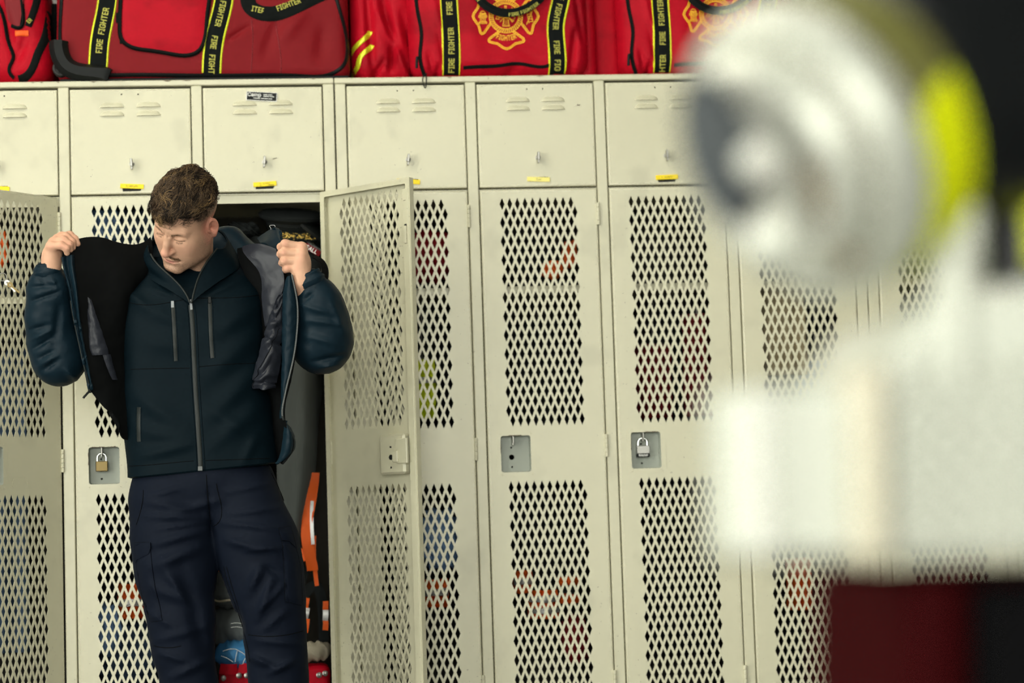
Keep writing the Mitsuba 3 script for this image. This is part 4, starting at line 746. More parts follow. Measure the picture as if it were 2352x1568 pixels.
# ------------------------------------------------------------------ the man
YM = -0.46
S_ = 856.0                                                      # pixels per metre at his distance
def Wp(px, py, d=0.0): return at(px, py, YM + d)
def q3(*pts): return [Wp(*p) for p in pts]
def chain(p, joints, k=0.02):
    """joints: (point, radius); smooth chain of tapering bones"""
    d = None
    for (a, ra), (b, rb) in zip(joints[:-1], joints[1:]):
        c = cone(p, a, b, ra, rb); d = c if d is None else smin(d, c, k)
    return d
class Front:
    """the side of a form that faces the camera"""
    def __init__(self, f, y0, y1): self.f, self.y0, self.y1 = f, y0, y1
    def y(self, x, z):
        lo = np.full(x.shape, self.y0); hi = np.full(x.shape, self.y1); done = np.zeros(x.shape, bool); n = 60; st = (self.y1 - self.y0) / n
        for k in range(n):
            yy = self.y0 + st * k; hit = (self.f(np.stack([x, np.full_like(x, yy), z], 1)) < 0) & ~done; hi[hit] = yy; lo[hit] = yy - st; done |= hit
        lo[~done] = hi[~done] = self.y1
        for k in range(8):
            m = (lo + hi) / 2; i = self.f(np.stack([x, m, z], 1)) < 0; hi[i] = m[i]; lo[~i] = m[~i]
        return (lo + hi) / 2
    def px(self, P):
        """pixel points (n, 2) -> points on the form"""
        P = np.asarray(P, float); d = AX.T @ np.vstack([(P[:, 0] - 1176) / FPX, (P[:, 1] - 784) / FPX, np.ones(len(P))]); d = (d / d[1]).T
        out = CAM + d * (YM - CAM[1])
        for _ in range(3): yy = self.y(out[:, 0], out[:, 2]); out = CAM + d * (yy - CAM[1])[:, None]
        return out
    def line(self, pts, r, n=40, off=0.0, sides=6): L = self.px(smooth_line(pts, n)); L[:, 1] -= off; return tube(L, r, sides)
    def pline(self, pts, r, off): g = LineString(pts); n = int(g.length / 4); L = self.px([g.interpolate(k / n, normalized=True).coords[0] for k in range(n + 1)]); L[:, 1] -= off; return tube(L, r, 6)
    def band(self, pts, w, t, n=40, k=5, off=0.0005):
        L = smooth_line(pts, n); d = np.gradient(L, axis=0); d /= np.linalg.norm(d, axis=1, keepdims=True); nn = np.stack([-d[:, 1], d[:, 0]], 1); s = np.linspace(-w / 2, w / 2, k)
        G = L[:, None] + s[None, :, None] * nn[:, None]; V = self.px(G.reshape(-1, 2)).reshape(n, k, 3); V[..., 1] -= off + t * np.sqrt(np.clip(1 - (s / (w / 2)) ** 6, 0.03, 1))
        if np.cross(V[1, k // 2] - V[0, k // 2], V[0, 1] - V[0, 0])[1] > 0: V = V[:, ::-1]
        return thick(V, t + off + 0.002)
    def panel(self, poly, t, puff=0.0, step=9.0):
        m = ext(Polygon(poly).buffer(0).segmentize(step), 1.0); v, f = trimesh.remesh.subdivide_to_size(m.vertices, m.faces, step * 1.8, max_iter=12)
        P = self.px(v[:, :2]); e = np.array([Polygon(poly).exterior.distance(Point(*q)) for q in v[:, :2]]); P[:, 1] -= np.where(v[:, 2] > 0.5, t + puff * (1 - np.exp(-(e / 7) ** 2)), -0.004)
        return trimesh.Trimesh(P, f[:, ::-1] if np.cross(P[f[0, 1]] - P[f[0, 0]], P[f[0, 2]] - P[f[0, 0]])[1] * (1 if v[f[0], 2].min() > .5 else -1) > 0 else f, process=False)
def pxf(p):
    q = (p - CAM) @ AX.T; return np.stack([1176 + FPX * q[:, 0] / q[:, 2], 784 + FPX * q[:, 1] / q[:, 2]], 1)
def creases(P, lines):
    """cloth folds drawn in pixels: (a, b, radius, height)"""
    o = np.zeros(len(P))
    for a, b, r, h in lines:
        a, b = np.asarray(a, float), np.asarray(b, float); ab = b - a; t = np.clip((P - a) @ ab / (ab @ ab), 0, 1); w = np.linalg.norm(P - a - t[:, None] * ab, axis=1)
        o += h * np.exp(-(w / r) ** 2) * (0.35 + 0.65 * np.sin(np.pi * np.clip(t, 0.02, 0.98)))
    return o

# ---- materials of skin, hair, cloth
scene['skin'] = {'type': 'twosided', 'b': {'type': 'principled', 'base_color': {'type': 'mesh_attribute', 'name': 'vertex_color'}, 'roughness': 0.5, 'specular': 0.3}}
mat('hair_dark', (0.018, 0.012, 0.008), 0.5, specular=0.2); mat('hair_mid', (0.085, 0.055, 0.032), 0.5, specular=0.2); mat('hair_light', (0.20, 0.125, 0.055), 0.5); mat('facial_hair', (0.15, 0.085, 0.042), 0.6); mat('hair_base', (0.012, 0.0075, 0.005), 0.9, specular=0.0)
def _soft(p, n, uv): return mi.Color3f(0.0022, 0.0072, 0.0108) * (0.85 + 0.3 * pfbm(p.x * 350, p.y * 350, p.z * 350, octaves=2))
mat('softshell', proc(_soft), 0.6, specular=0.06)
mat('navy_nylon', (0.0048, 0.0150, 0.0235), 0.48, specular=0.13)
mat('black_lining', (0.0045, 0.005, 0.0052), 0.7, specular=0.04)
mat('grey_lining', (0.016, 0.0185, 0.0255), 0.38, specular=0.28)
def _trous(p, n, uv):
    rip = 0.92 + 0.16 * pnoise(p.x * 700, p.y * 700, p.z * 700); return mi.Color3f(0.0050, 0.0078, 0.0155) * rip
mat('navy_ripstop', proc(_trous), 0.65, specular=0.07)
mat('zip_tape', (0.014, 0.018, 0.017), 0.5, specular=0.25)
mat('pull_metal', (0.24, 0.26, 0.27), 0.4, specular=0.4)
mat('zip_tooth', (0.10, 0.11, 0.11), 0.4, specular=0.3)
mat('undershirt', (0.0035, 0.004, 0.0045), 0.8, specular=0.04)
man = thing('person', 'man in navy jackets and cargo trousers pulling an outer jacket on, head bowed', 'person')

# ---- body: head, neck, torso, arms, hands, legs
_k = (-0.580 - CAM[1]) / (-0.50 - CAM[1]); HC = CAM + _k * (np.array([-0.4130, -0.50, 1.677]) - CAM); HS = 0.985 * _k
HR = (rz(-45) @ rx(42) @ ry(31))[:3, :3]
def head_local(p): return (p - HC) @ HR / HS
def head(q):
    x, y, z = q.T; ax = np.abs(x); m = np.stack([ax, y, z], 1)
    d = ell(q, (0, .014, .050), (.0735, .096, .084))
    d = smin(d, ell(q, (0, -.030, -.012), (.0600, .060, .082)), .03)
    d = smin(d, ell(m, (.039, -.050, -.018), (.024, .026, .027)), .03); d = smin(d, ell(m, (.036, -.042, -.055), (.022, .030, .032)), .03)                       # cheek bones
    d = smin(d, chain(m, [((.054, .000, -.040), .016), ((.050, -.012, -.072), .014), ((.014, -.076, -.103), .0135)], .01), .045)   # jaw
    d = smin(d, ell(q, (0, -.082, -.101), (.019, .0135, .0135)), .02)
    d = smin(d, cone(m, (.004, -.0815, .0275), (.040, -.068, .031), .0095, .009), .016)       # brow
    d = smax(d, -ell(m, (.0305, -.094, .0125), (.0175, .0155, .0115)), .014)                   # eye sockets
    d = smin(d, ell(m, (.0305, -.0715, .0110), (.0145, .0125, .0110)), .005)                  # lids over the eyes
    d = smax(d, -cone(m, (.0180, -.0865, .0195), (.0440, -.0780, .0185), .0022, .0018), .004)    # lid fold
    d = smax(d, -cone(m, (.0175, -.0860, .0050), (.0430, -.0780, .0065), .0016, .0014), .003)    # lash line
    d = smin(d, chain(q, [((0, -.085, .020), .0075), ((0, -.0985, -.006), .0085), ((0, -.1075, -.027), .0105)], .006), .014)   # nose
    d = smin(d, ell(q, (0, -.1085, -.0305), (.0105, .0095, .0085)), .010)
    d = smin(d, ell(m, (.0130, -.0970, -.0335), (.0075, .0105, .0075)), .007)
    d = smax(d, -ell(m, (.0062, -.1050, -.0405), (.0036, .0055, .0034)), .004)
    d = smin(d, ell(q, (0, -.0745, -.064), (.031, .0195, .026)), .018)                          # mouth mound
    d = smax(d, -cone(m, (.0035, -.0985, -.044), (.0035, -.0985, -.056), .0028, .0026), .006)
    d = smin(d, chain(m, [((.0, -.0925, -.0625), .0042), ((.010, -.0905, -.0620), .0042), ((.023, -.0825, -.0675), .0024)], .004), .006)
    d = smin(d, chain(m, [((.0, -.0905, -.0745), .0056), ((.012, -.0875, -.0740), .0050), ((.022, -.0820, -.0695), .0026)], .004), .006)
    d = smax(d, -chain(m, [((.0, -.0985, -.0682), .0016), ((.012, -.0955, -.0680), .0016), ((.0255, -.0850, -.0690), .0014)], .002), .003)
    d = smax(d, -ell(q, (0, -.0975, -.0855), (.016, .0065, .0045)), .010)
    d = smax(d, -cone(m, (.0195, -.1005, -.038), (.033, -.0895, -.066), .0024, .0024), .014)       # fold beside the nose
    d = smax(d, -cone(m, (.0050, -.0945, .031), (.0058, -.0925, .021), .0016, .0014), .010)
    # ears
    e = m - np.array([.0775, .012, .002]); a = 0.42; ce, se = math.cos(a), math.sin(a); ey = e[:, 0] * se + e[:, 1] * ce; ex = e[:, 0] * ce - e[:, 1] * se
    t = 0.18; ez = e[:, 2] * math.cos(t) - ey * math.sin(t); ey2 = e[:, 2] * math.sin(t) + ey * math.cos(t); E = np.stack([ex, ey2, ez], 1)
    o = ell(E, (0, 0, .003), (.0088, .0185, .0310)); o = smin(o, ell(E, (0, -.004, -.026), (.0065, .0095, .0105)), .006)
    o = smax(o, -ell(E, (.0098, -.0005, .005), (.0105, .0132, .0240)), .0025); o = smax(o, -ell(E, (.002, -.004, -.003), (.0085, .0062, .0085)), .003); o = smin(o, chain(E, [((-.001, .006, -.010), .0028), ((-.0005, .008, .004), .0026), ((-.001, .003, .016), .0024)], .003), .003)
    o = smin(o, ell(E, (.001, -.0135, -.004), (.004, .0045, .0065)), .003)
    return smin(d, o, .005)
LH0, RH0 = -0.13, -0.13
HANDS = {}
def hand(fingers, wrist, wr, palm, thumb):
    def f(p):
        d = None
        for i, fg in enumerate(fingers):
            rr = [.0128, .0116, .0100, .0086] if i != 3 else [.0112, .0100, .0088, .0076]
            c = chain(p, list(zip(q3(*fg), rr)), .006); d = c if d is None else smin(d, c, .0030)
            d = smin(d, np.linalg.norm(p - (Wp(*fg[0]) + np.array([0, -.0020, 0])), axis=1) - rr[0] * .98, .006)
        w = Wp(*wrist); b = None
        for fg in fingers:
            c = cone(p, Wp(*fg[0]), w, .0135, wr); b = c if b is None else smin(b, c, .014)
        for a_, r_ in palm: b = smin(b, np.linalg.norm(p - Wp(*a_), axis=1) - r_, .02)
        d = smin(d, b, .007)
        return smin(d, chain(p, list(zip(q3(*thumb), (.016, .0125, .0108, .0092))), .006), .007)
    return f
lf = [[(693, 568, LH0 - .006), (655, 560, LH0 - .013), (645, 567, LH0 + .012), (662, 571, LH0 + .026)], [(692, 584, LH0 - .011), (651, 580, LH0 - .015), (643, 585, LH0 + .010), (662, 588, LH0 + .024)],
      [(689, 600, LH0 - .011), (653, 599, LH0 - .015), (648, 604, LH0 + .008), (664, 606, LH0 + .022)], [(684, 615, LH0 - .008), (660, 616, LH0 - .011), (655, 619, LH0 + .008), (668, 620, LH0 + .018)]]
left_hand = hand(lf, (694, 646, LH0 + .006), .0225, [((697, 600, LH0 + .012), .017), ((689, 618, LH0 + .010), .018)], [(700, 612, LH0 + .018), (690, 588, LH0 + .040), (668, 576, LH0 + .046), (652, 573, LH0 + .042)])
rf = [[(142, 545, RH0 + .030), (160, 541, RH0 + .016), (171, 549, RH0 + .006), (177.5, 560, RH0 + .004)], [(133, 550, RH0 + .010), (152, 544, RH0 - .006), (165, 555, RH0 - .012), (167, 568, RH0 - .008)],
      [(124, 557, RH0 - .010), (145, 551, RH0 - .024), (159, 562, RH0 - .026), (161, 573, RH0 - .020)], [(117, 566, RH0 - .026), (140, 563, RH0 - .040), (152, 570, RH0 - .040), (154, 581, RH0 - .034)]]
right_hand = hand(rf, (118, 612, RH0), .0195, [((119, 580, RH0 + .004), .019), ((114, 592, RH0 - .008), .015)], [(127, 590, RH0 + .024), (141, 577, RH0 + .034), (155, 572, RH0 + .026), (166, 576, RH0 + .016)])
def frame_body(p):
    """what the clothes hide: torso, arms, legs"""
    d = chain(p, [(Wp(432, 640, .055), .058), (Wp(445, 760, .03), .105), (Wp(460, 950, .02), .10), (Wp(470, 1110, .02), .11)], .08)
    for sh, el, wr_, w0 in (((305, 645, .07), (140, 822, -.04), (118, 618, RH0), .0205), ((585, 645, .075), (735, 786, -.045), (694, 646, LH0 + .004), .0235)):
        d = smin(d, chain(p, [(Wp(432, 660, .05), .055), (Wp(*sh), .050), (Wp(*el), .036), (Wp(*wr_), w0)], .02), .03)
    for hip, kn, ankx in (((405, 1170, .02), (418, 1440, -.01), 436), ((560, 1170, .02), (625, 1440, -.01), 646)):
        a_ = Wp(ankx, 1568, .03); d = smin(d, chain(p, [(Wp(*hip), .078), (Wp(*kn), .052), (np.array([a_[0], a_[1], .09]), .036)], .02), .03)
    return d
neck_a, neck_b = HC + HR @ np.array([0, .028, -.045]) * HS, Wp(437, 625, .045)
def body(p):
    q = head_local(p); d = np.full(len(p), 1.0); m = np.linalg.norm(p - HC, axis=1) < 0.19
    if m.any(): d[m] = head(q[m]) * HS
    nk = smin(cone(p, neck_a, neck_b, .052, .062), cone(p, HC + HR @ np.array([.035, .02, -.05]), Wp(455, 645, -.02), .018, .02), .03)
    d = smin(d, nk, .022); d = smin(d, frame_body(p), .03)
    for hf, c in ((left_hand, Wp(670, 595, LH0)), (right_hand, Wp(138, 570, RH0))):
        m = np.linalg.norm(p - c, axis=1) < 0.13
        if m.any(): d[m] = smin(d[m], hf(p[m]), .004)
    return d
def block(f, lo, hi, h, cut=None):
    return nets(f, lo, hi, h)
hl, hh = HC - [.135, .14, .150], HC + [.135, .14, .145]
bh = nets(body, hl, hh, .0021)
lc, rc = Wp(675, 600, LH0), Wp(135, 575, RH0)
bl_ = nets(body, lc - [.062, .075, .075], lc + [.062, .085, .075], .0021); br_ = nets(body, rc - [.062, .080, .072], rc + [.062, .080, .072], .0021)
coarse = nets(body, (-1.02, -.78, .03), (.15, -.20, 1.62), .0075)
def outside(m, boxes):
    c = m.triangles_center; keep = np.ones(len(c), bool)
    for lo, hi in boxes: keep &= ~((c > lo) & (c < hi)).all(1)
    m = m.copy(); m.update_faces(keep); m.remove_unreferenced_vertices(); return m
e_ = .006
coarse = outside(coarse, [(hl + e_, hh - e_), (lc - [.062, .075, .075] + np.full(3, e_), lc + [.062, .085, .075] - np.full(3, e_)), (rc - [.062, .080, .072] + np.full(3, e_), rc + [.062, .080, .072] - np.full(3, e_))])
bodym = cat(bh, bl_, br_, coarse)
def skin_colour(v):
    q = head_local(v); x, y, z = q.T; ax = np.abs(x); n = len(v); c = np.tile([.60, .350, .232], (n, 1))
    def blend(w, col): c[:] = c * (1 - w[:, None]) + np.asarray(col) * w[:, None]
    g = lambda *cr: np.exp(-sum(((a - b) / r) ** 2 for a, b, r in cr))
    vn = vfbm(v * 60, 3, 2); c *= (0.93 + 0.14 * vn)[:, None]
    inh = np.linalg.norm(v - HC, axis=1) < .20
    on = lambda w: np.where(inh, w, 0)
    blend(on(.55 * g((ax, 0, .016), (y, -.11, .02), (z, -.028, .016))), (.66, .27, .20))
    blend(on(.35 * g((ax, .042, .02), (y, -.06, .03), (z, -.022, .018))), (.68, .30, .22))
    blend(on(.75 * (ax > .066) * np.clip((.045 - np.abs(y - .012)) / .02, 0, 1) * np.clip((.05 - np.abs(z)) / .015, 0, 1)), (.62, .24, .17))
    lip = on(np.clip(1.25 * g((ax, 0, .021), (z, -.0685, .0085)) - .25, 0, 1) * (y < -.080)); blend(.85 * lip, (.50, .19, .16))
    blend(on(.9 * np.clip(1 - np.abs(z + .0683) / .0016, 0, 1) * (ax < .025) * (y < -.078)), (.16, .05, .04))
    beard = on(np.clip((-z - .050) / .03, 0, 1) * np.clip((.02 - y) / .03, 0, 1) * (1 - np.clip(lip * 2, 0, 1)) * np.clip((ax - .004) / .02 + (z < -.082), 0, 1)); beard = np.maximum(beard, on(np.clip((ax - .048) / .012, 0, 1) * np.clip((.010 - z) / .03, 0, 1) * np.clip((.012 - y) / .012, 0, 1) * np.clip((y + .062) / .035, 0, 1)))
    grain = np.clip(vnoise(v * 900, 5) * 1.5 - .2, 0, 1); blend(.46 * beard * (.5 + grain), (.17, .11, .075))
    mo = on(np.clip(1.3 * g((ax, .0, .026), (z + 0.22 * ax, -.053, .0058)) - .2, 0, 1) * (y < -.075) * np.clip(ax / .004, .35, 1)); blend(.72 * mo * (.55 + .45 * grain), (.15, .085, .045))
    br = on(np.clip(1.3 * g((ax, .029, .0165), (z - .10 * ax, .0262, .0048)) - .25, 0, 1) * (y < -.055)); blend(.85 * br * (.6 + .4 * grain), (.14, .085, .05))
    la = on(np.clip(1 - np.abs(z - .0052 - 9 * (ax - .030) ** 2 * 1.4) / .0021, 0, 1) * (ax > .016) * (ax < .046) * (y < -.066)); blend(.85 * la, (.05, .03, .022))
    fade = on(np.clip((z - .004 - np.clip((y + .02) * -.9, 0, .05)) / .045, 0, 1) * np.clip((y + .055) / .02, 0, 1) * np.where(ax > .05, 1, np.clip((y - .03) / .03, 0, 1))); fade = np.maximum(fade, on(np.clip((y - .06) / .02, 0, 1) * np.clip((z + .05) / .05, 0, 1)))
    eary = (ax > .0765) & (np.abs(y - .015) < .028) & (z < .036); blend(np.where(eary, 0, np.clip(fade, 0, 1) * (.45 + .5 * fade) * (.55 + .45 * grain)), (.060, .038, .024))
    # hands: rosier knuckles, creases
    for fs in (lf, rf):
        for fg in fs:
            for j, rr in ((0, .010), (1, .0085), (2, .008)):
                w = np.exp(-(np.linalg.norm(v - (Wp(*fg[j]) + np.array([0, -.010, 0])), axis=1) / rr) ** 2); blend(.38 * w, (.66, .26, .19))
    return np.clip(c, 0, 1)
add(man + '__body', bodym, 'skin', smooth=True, color=skin_colour(bodym.vertices))

# ---- hair: a base and many strands, longer and curly on top, falling over the forehead
def headw(q): return HC + (np.asarray(q) @ HR.T) * HS
def top_hair(q):
    x, y, z = q.T; line = .074 + np.clip((-y - .055) * .5, 0, .015) - .012 * np.clip(-(y + .06) / .03, 0, 1) * (np.abs(x + .01) < .03)
    d = ell(q, (0, .010, .052), (.079, .103, .090)) - .002 + .006 * (vfbm(q * 55, 3, 9) - .5) * 2
    d = smin(d, ell(q, (-.012, -.072, .094), (.040, .026, .024)), .02)
    return smax(d, line - z, .012)
hb = nets(lambda p: top_hair(head_local(p)) * HS, hl, HC + [.15, .16, .17], .0035)
hair = add(man + '__hair', hb, 'hair_base', smooth=True, label='short curly brown hair, faded at the sides')
rg = np.random.default_rng(4)
def strands(n, region, length, width, curl, seed, lift=.0, per=5, spread=.0045):
    """locks: each a bundle of hairs that wave together"""
    rg = np.random.default_rng(seed); V, F = [], []; k = 0; m = 8; t = np.linspace(0, 1, m)[:, None]; RR = np.array([.0785, .1025, .0905])
    while k < n:
        u = rg.normal(size=3); u /= np.linalg.norm(u); b = np.array([0, .010, .052]) + u * RR
        if not region(b, rg): continue
        fw0 = np.array([0.5 * np.sin(b[1] * 45 + 2 * np.sin(b[0] * 50)) - .25 + rg.normal() * .2, -1.0, rg.normal() * .2]); L0 = length * rg.uniform(.7, 1.2); ph, cu, fr_ = rg.uniform(0, 6.28), curl * rg.uniform(.5, 1.3), rg.uniform(4.5, 7.5); up = rg.uniform(.2, .6)
        for _ in range(per):
            b2 = b + rg.normal(size=3) * spread; u2 = (b2 - [0, .010, .052]) / RR; u2 /= np.linalg.norm(u2); b2 = np.array([0, .010, .052]) + u2 * RR
            nrm = u2 / RR; nrm /= np.linalg.norm(nrm); fw = fw0 + rg.normal(size=3) * .10; fw -= nrm * (fw @ nrm); fw /= np.linalg.norm(fw); sd = np.cross(nrm, fw); L = L0 * rg.uniform(.88, 1.1)
            cur = b2 + fw * L * t; q = cur - [0, .010, .052]; rad = np.linalg.norm(q / RR, axis=1, keepdims=True); cur = np.array([0, .010, .052]) + q / rad          # follows the head
            nn = (cur - [0, .010, .052]) / RR ** 2; nn /= np.linalg.norm(nn, axis=1, keepdims=True)
            P = cur + nn * (L * up * np.sin(np.pi * np.clip(t * .8 + .05, 0, 1)) * .55 + lift + .0030 * np.cos(t * fr_ + ph)) + sd * cu * (np.sin(t * fr_ + ph) - np.sin(ph)) * L * .6
            r = width * rg.uniform(.7, 1.2) * np.sqrt(np.clip(1 - (t[:, 0]) ** 2.2, .06, 1)); tb = tube(headw(P), r * HS, 3, False); V.append(tb.vertices); F.append(tb.faces + 3 * m * k); k += 1
    return trimesh.Trimesh(np.vstack(V), np.vstack(F), process=False)
top = lambda b, g: b[2] > .082 + .02 * g.random() and b[1] < .090
side = lambda b, g: .058 + .02 * g.random() < b[2] < .10 and (abs(b[0]) > .045 or b[1] > .05)
frn = lambda b, g: b[2] > .100 and b[1] < -.040 and abs(b[0] + .008) < .048
crown = lambda b, g: b[2] > .080 + .02 * g.random() and -.035 < b[1] < .092
for i, (n_, reg, L_, w_, cu, mt, lf_, per) in enumerate(((2600, crown, .030, .00075, .10, 'hair_dark', .001, 7), (1900, crown, .032, .00075, .11, 'hair_mid', .0025, 7), (260, crown, .030, .0007, .13, 'hair_light', .004, 5), (1100, top, .030, .0008, .26, 'hair_dark', .001, 7), (700, top, .030, .0008, .28, 'hair_mid', .003, 7), (120, top, .030, .0007, .3, 'hair_light', .0045, 5),
        (1000, side, .010, .00055, .05, 'hair_dark', .000, 3), (700, side, .010, .00055, .05, 'hair_mid', .0005, 3), (700, frn, .050, .0008, .30, 'hair_mid', .002, 7), (600, frn, .048, .0009, .28, 'hair_dark', .001, 7), (170, frn, .050, .0007, .34, 'hair_light', .004, 5))):
    k_ = add(hair + '__strands', strands(n_, reg, L_, w_, cu, 20 + i, lf_, per), mt, smooth=True); labels.setdefault(k_, {})['kind'] = 'stuff'
def short_hairs(key, pts, n, L_, dirf, mtl, seed, w=.0005):
    """eyebrows, moustache, lashes"""
    rg = np.random.default_rng(seed); out = []
    for k in range(n):
        a, b = pts[rg.integers(len(pts))]; t = rg.random(); p0 = np.asarray(a) + (np.asarray(b) - np.asarray(a)) * t + rg.normal(size=3) * [.001, .0004, .0018]
        s = 1 if rg.random() < .5 else -1; p0 = p0 * [s, 1, 1]; d = np.asarray(dirf(p0)) * [1, 1, 1] + rg.normal(size=3) * .25; d /= np.linalg.norm(d)
        g = headw(np.stack([p0, p0 + d * L_ * .6, p0 + d * L_ + [0, .0006, -.0004]])); out.append(tube(g, [w, w * .8, w * .2], 3, False))
    k_ = add(key, cat(out), mtl, smooth=True); labels.setdefault(k_, {})['kind'] = 'stuff'; return k_
short_hairs(man + '__moustache', [((.002, -.0965, -.051), (.014, -.0945, -.0535)), ((.014, -.0945, -.0535), (.027, -.0850, -.0590))], 240, .0050, lambda p: (np.sign(p[0]) * .7, -.35, -.6), 'facial_hair', 5, .00042)
short_hairs(man + '__eyebrows', [((.010, -.0905, .0265), (.028, -.0835, .0305)), ((.028, -.0835, .0305), (.045, -.0690, .0300))], 300, .006, lambda p: (np.sign(p[0]) * .9, -.10, .2), 'facial_hair', 6, .00042)
short_hairs(man + '__eyelashes', [((.020, -.0855, .0045), (.031, -.0850, .0030)), ((.031, -.0850, .0030), (.042, -.0780, .0050))], 36, .0045, lambda p: (np.sign(p[0]) * .25, -.75, -.45), 'hair_dark', 7, .00026)

# ---- trousers and boots
TJ = [[((392, 1150, .015), .112), ((400, 1240, .01), .108), ((404, 1312, .0), .102), ((417, 1425, -.012), .0835), ((421, 1492, -.012), .0755), ((435, 1568, -.004), .0690)],
      [((548, 1140, .015), .108), ((590, 1250, .0), .106), ((605, 1312, -.005), .1005), ((619, 1379, -.012), .0900), ((630, 1447, -.012), .0790), ((637, 1515, -.006), .0735), ((640, 1568, 0), .0720)]]
TC = [((415, 1300), (470, 1500), 16, -.006), ((650, 1345), (600, 1400), 7, .005), ((560, 1265), (660, 1255), 6, .004), ((595, 1290), (640, 1320), 7, -.004), ((340, 1140), (420, 1120), 6, .003), ((520, 1130), (620, 1110), 6, .003), ((360, 1215), (470, 1200), 6, .004), ((510, 1200), (640, 1215), 7, .004), ((330, 1400), (400, 1440), 8, .004), ((590, 1470), (690, 1480), 8, .004), ((365, 1500), (430, 1520), 7, .005),((505, 1150), (400, 1175), 9, .004), ((330, 1150), (450, 1175), 10, .004), ((640, 1165), (530, 1180), 8, .004), ((340, 1185), (480, 1190), 9, .005), ((350, 1250), (470, 1218), 11, .006), ((350, 1300), (455, 1258), 14, .008), ((520, 1240), (600, 1262), 9, .007), ((600, 1300), (570, 1360), 12, .008), ((625, 1330), (590, 1420), 10, .007), ((650, 1270), (560, 1235), 10, .004),
      ((660, 1400), (600, 1450), 9, .004), ((575, 1508), (625, 1530), 8, .008), ((670, 1520), (620, 1545), 8, .008), ((350, 1350), (440, 1385), 12, .005), ((380, 1310), (440, 1400), 10, .006), ((360, 1470), (470, 1440), 10, .004), ((395, 1555), (470, 1520), 10, .006), ((545, 1390), (560, 1460), 7, -.005), ((480, 1120), (487, 1230), 5, -.004)]
def trousers(p):
    d = ell(p, Wp(468, 1110, .02), (.188, .120, .132))
    for leg in TJ:
        a_ = Wp(*leg[-1][0]); lower = [(np.array([a_[0] + .004, a_[1] + .02, .25]), .066), (np.array([a_[0] + .008, a_[1] + .03, .075]), .062)]
        d = smin(d, chain(p, [(Wp(*j), r) for j, r in leg] + lower, .03), .012)
    d = smax(d, p[:, 2] - (Wp(470, 1070)[2] + .02), .01)
    return d - 2.3 * creases(pxf(p), TC) * (p[:, 1] < YM + .05) - .004 * (vfbm(p * [16, 16, 9], 3, 5) - .5)
tl, th = (-.66, -.68, .055), (.02, -.26, 1.02)
tr = add(man + '__trousers', nets(trousers, tl, th, .0058), 'navy_ripstop', smooth=True, label='dark navy cargo trousers')
FT = Front(trousers, -.66, -.40)
for poly, nm in (([(309, 1246), (345, 1245), (346, 1258), (341, 1272), (316, 1284), (311, 1292)], 'flap'), ([(312, 1285), (345, 1262), (350, 1310), (356, 1350), (367, 1392), (372, 1424), (346, 1428), (332, 1390), (320, 1340)], 'pocket'),
                 ([(640, 1212), (668, 1208), (681, 1258), (664, 1242), (647, 1240)], 'flap'), ([(648, 1242), (664, 1243), (680, 1258), (690, 1300), (695, 1390), (655, 1381), (653, 1310)], 'pocket')):
    add(tr + ('__cargo_flap' if nm == 'flap' else '__cargo_pocket'), FT.panel(poly, .0065 if nm == 'flap' else .0030, .0035), 'navy_ripstop', smooth=40)
    add(tr + '__seam', FT.pline(poly + poly[:1], .0010, .0012), 'undershirt', smooth=True)
for ln in ([(474, 1090), (478, 1150), (484, 1200), (489, 1235)], [(329, 1125), (326, 1160), (318, 1190), (313, 1205)], [(622, 1085), (640, 1120), (652, 1150)], [(352, 1482), (400, 1486), (415, 1483)], [(570, 1457), (620, 1461), (697, 1448)], [(514, 1300), (530, 1360), (548, 1410), (565, 1470), (574, 1520)], [(520, 1300), (540, 1370), (556, 1420)], [(497, 1110), (508, 1160), (505, 1195), (491, 1208)]):
    add(tr + '__seam', FT.line(ln, .0011, 30, .0004), 'undershirt', smooth=True)
for ankx, sg in ((436, -1), (646, 1)):
    a_ = Wp(ankx, 1568, .03); ax0, ay0 = a_[0] + .008 * sg, a_[1]
    def boot(p, ax0=ax0, ay0=ay0, sg=sg):
        d = chain(p, [((ax0, ay0, .17), .050), ((ax0, ay0, .06), .046)], .02); d = smin(d, chain(p, [((ax0, ay0 + .035, .045), .040), ((ax0 + .01 * sg, ay0 - .09, .042), .045), ((ax0 + .02 * sg, ay0 - .15, .038), .040)], .02), .03)
        return smax(d, .018 - p[:, 2], .008)
    m = nets(boot, (ax0 - .09, ay0 - .22, .0), (ax0 + .09, ay0 + .10, .24), .006); k_ = add(man + '__boot', m, 'black_plastic', smooth=True, label='black work boot')
    add(k_ + '__sole', cat(bx(ax0 - .042, ax0 + .042, ay0 - .005, ay0 + .078, 0, .021, .006), bx(ax0 + .014 * sg - .045, ax0 + .014 * sg + .045, ay0 - .188, ay0 - .02, 0, .021, .006)), 'tyre')

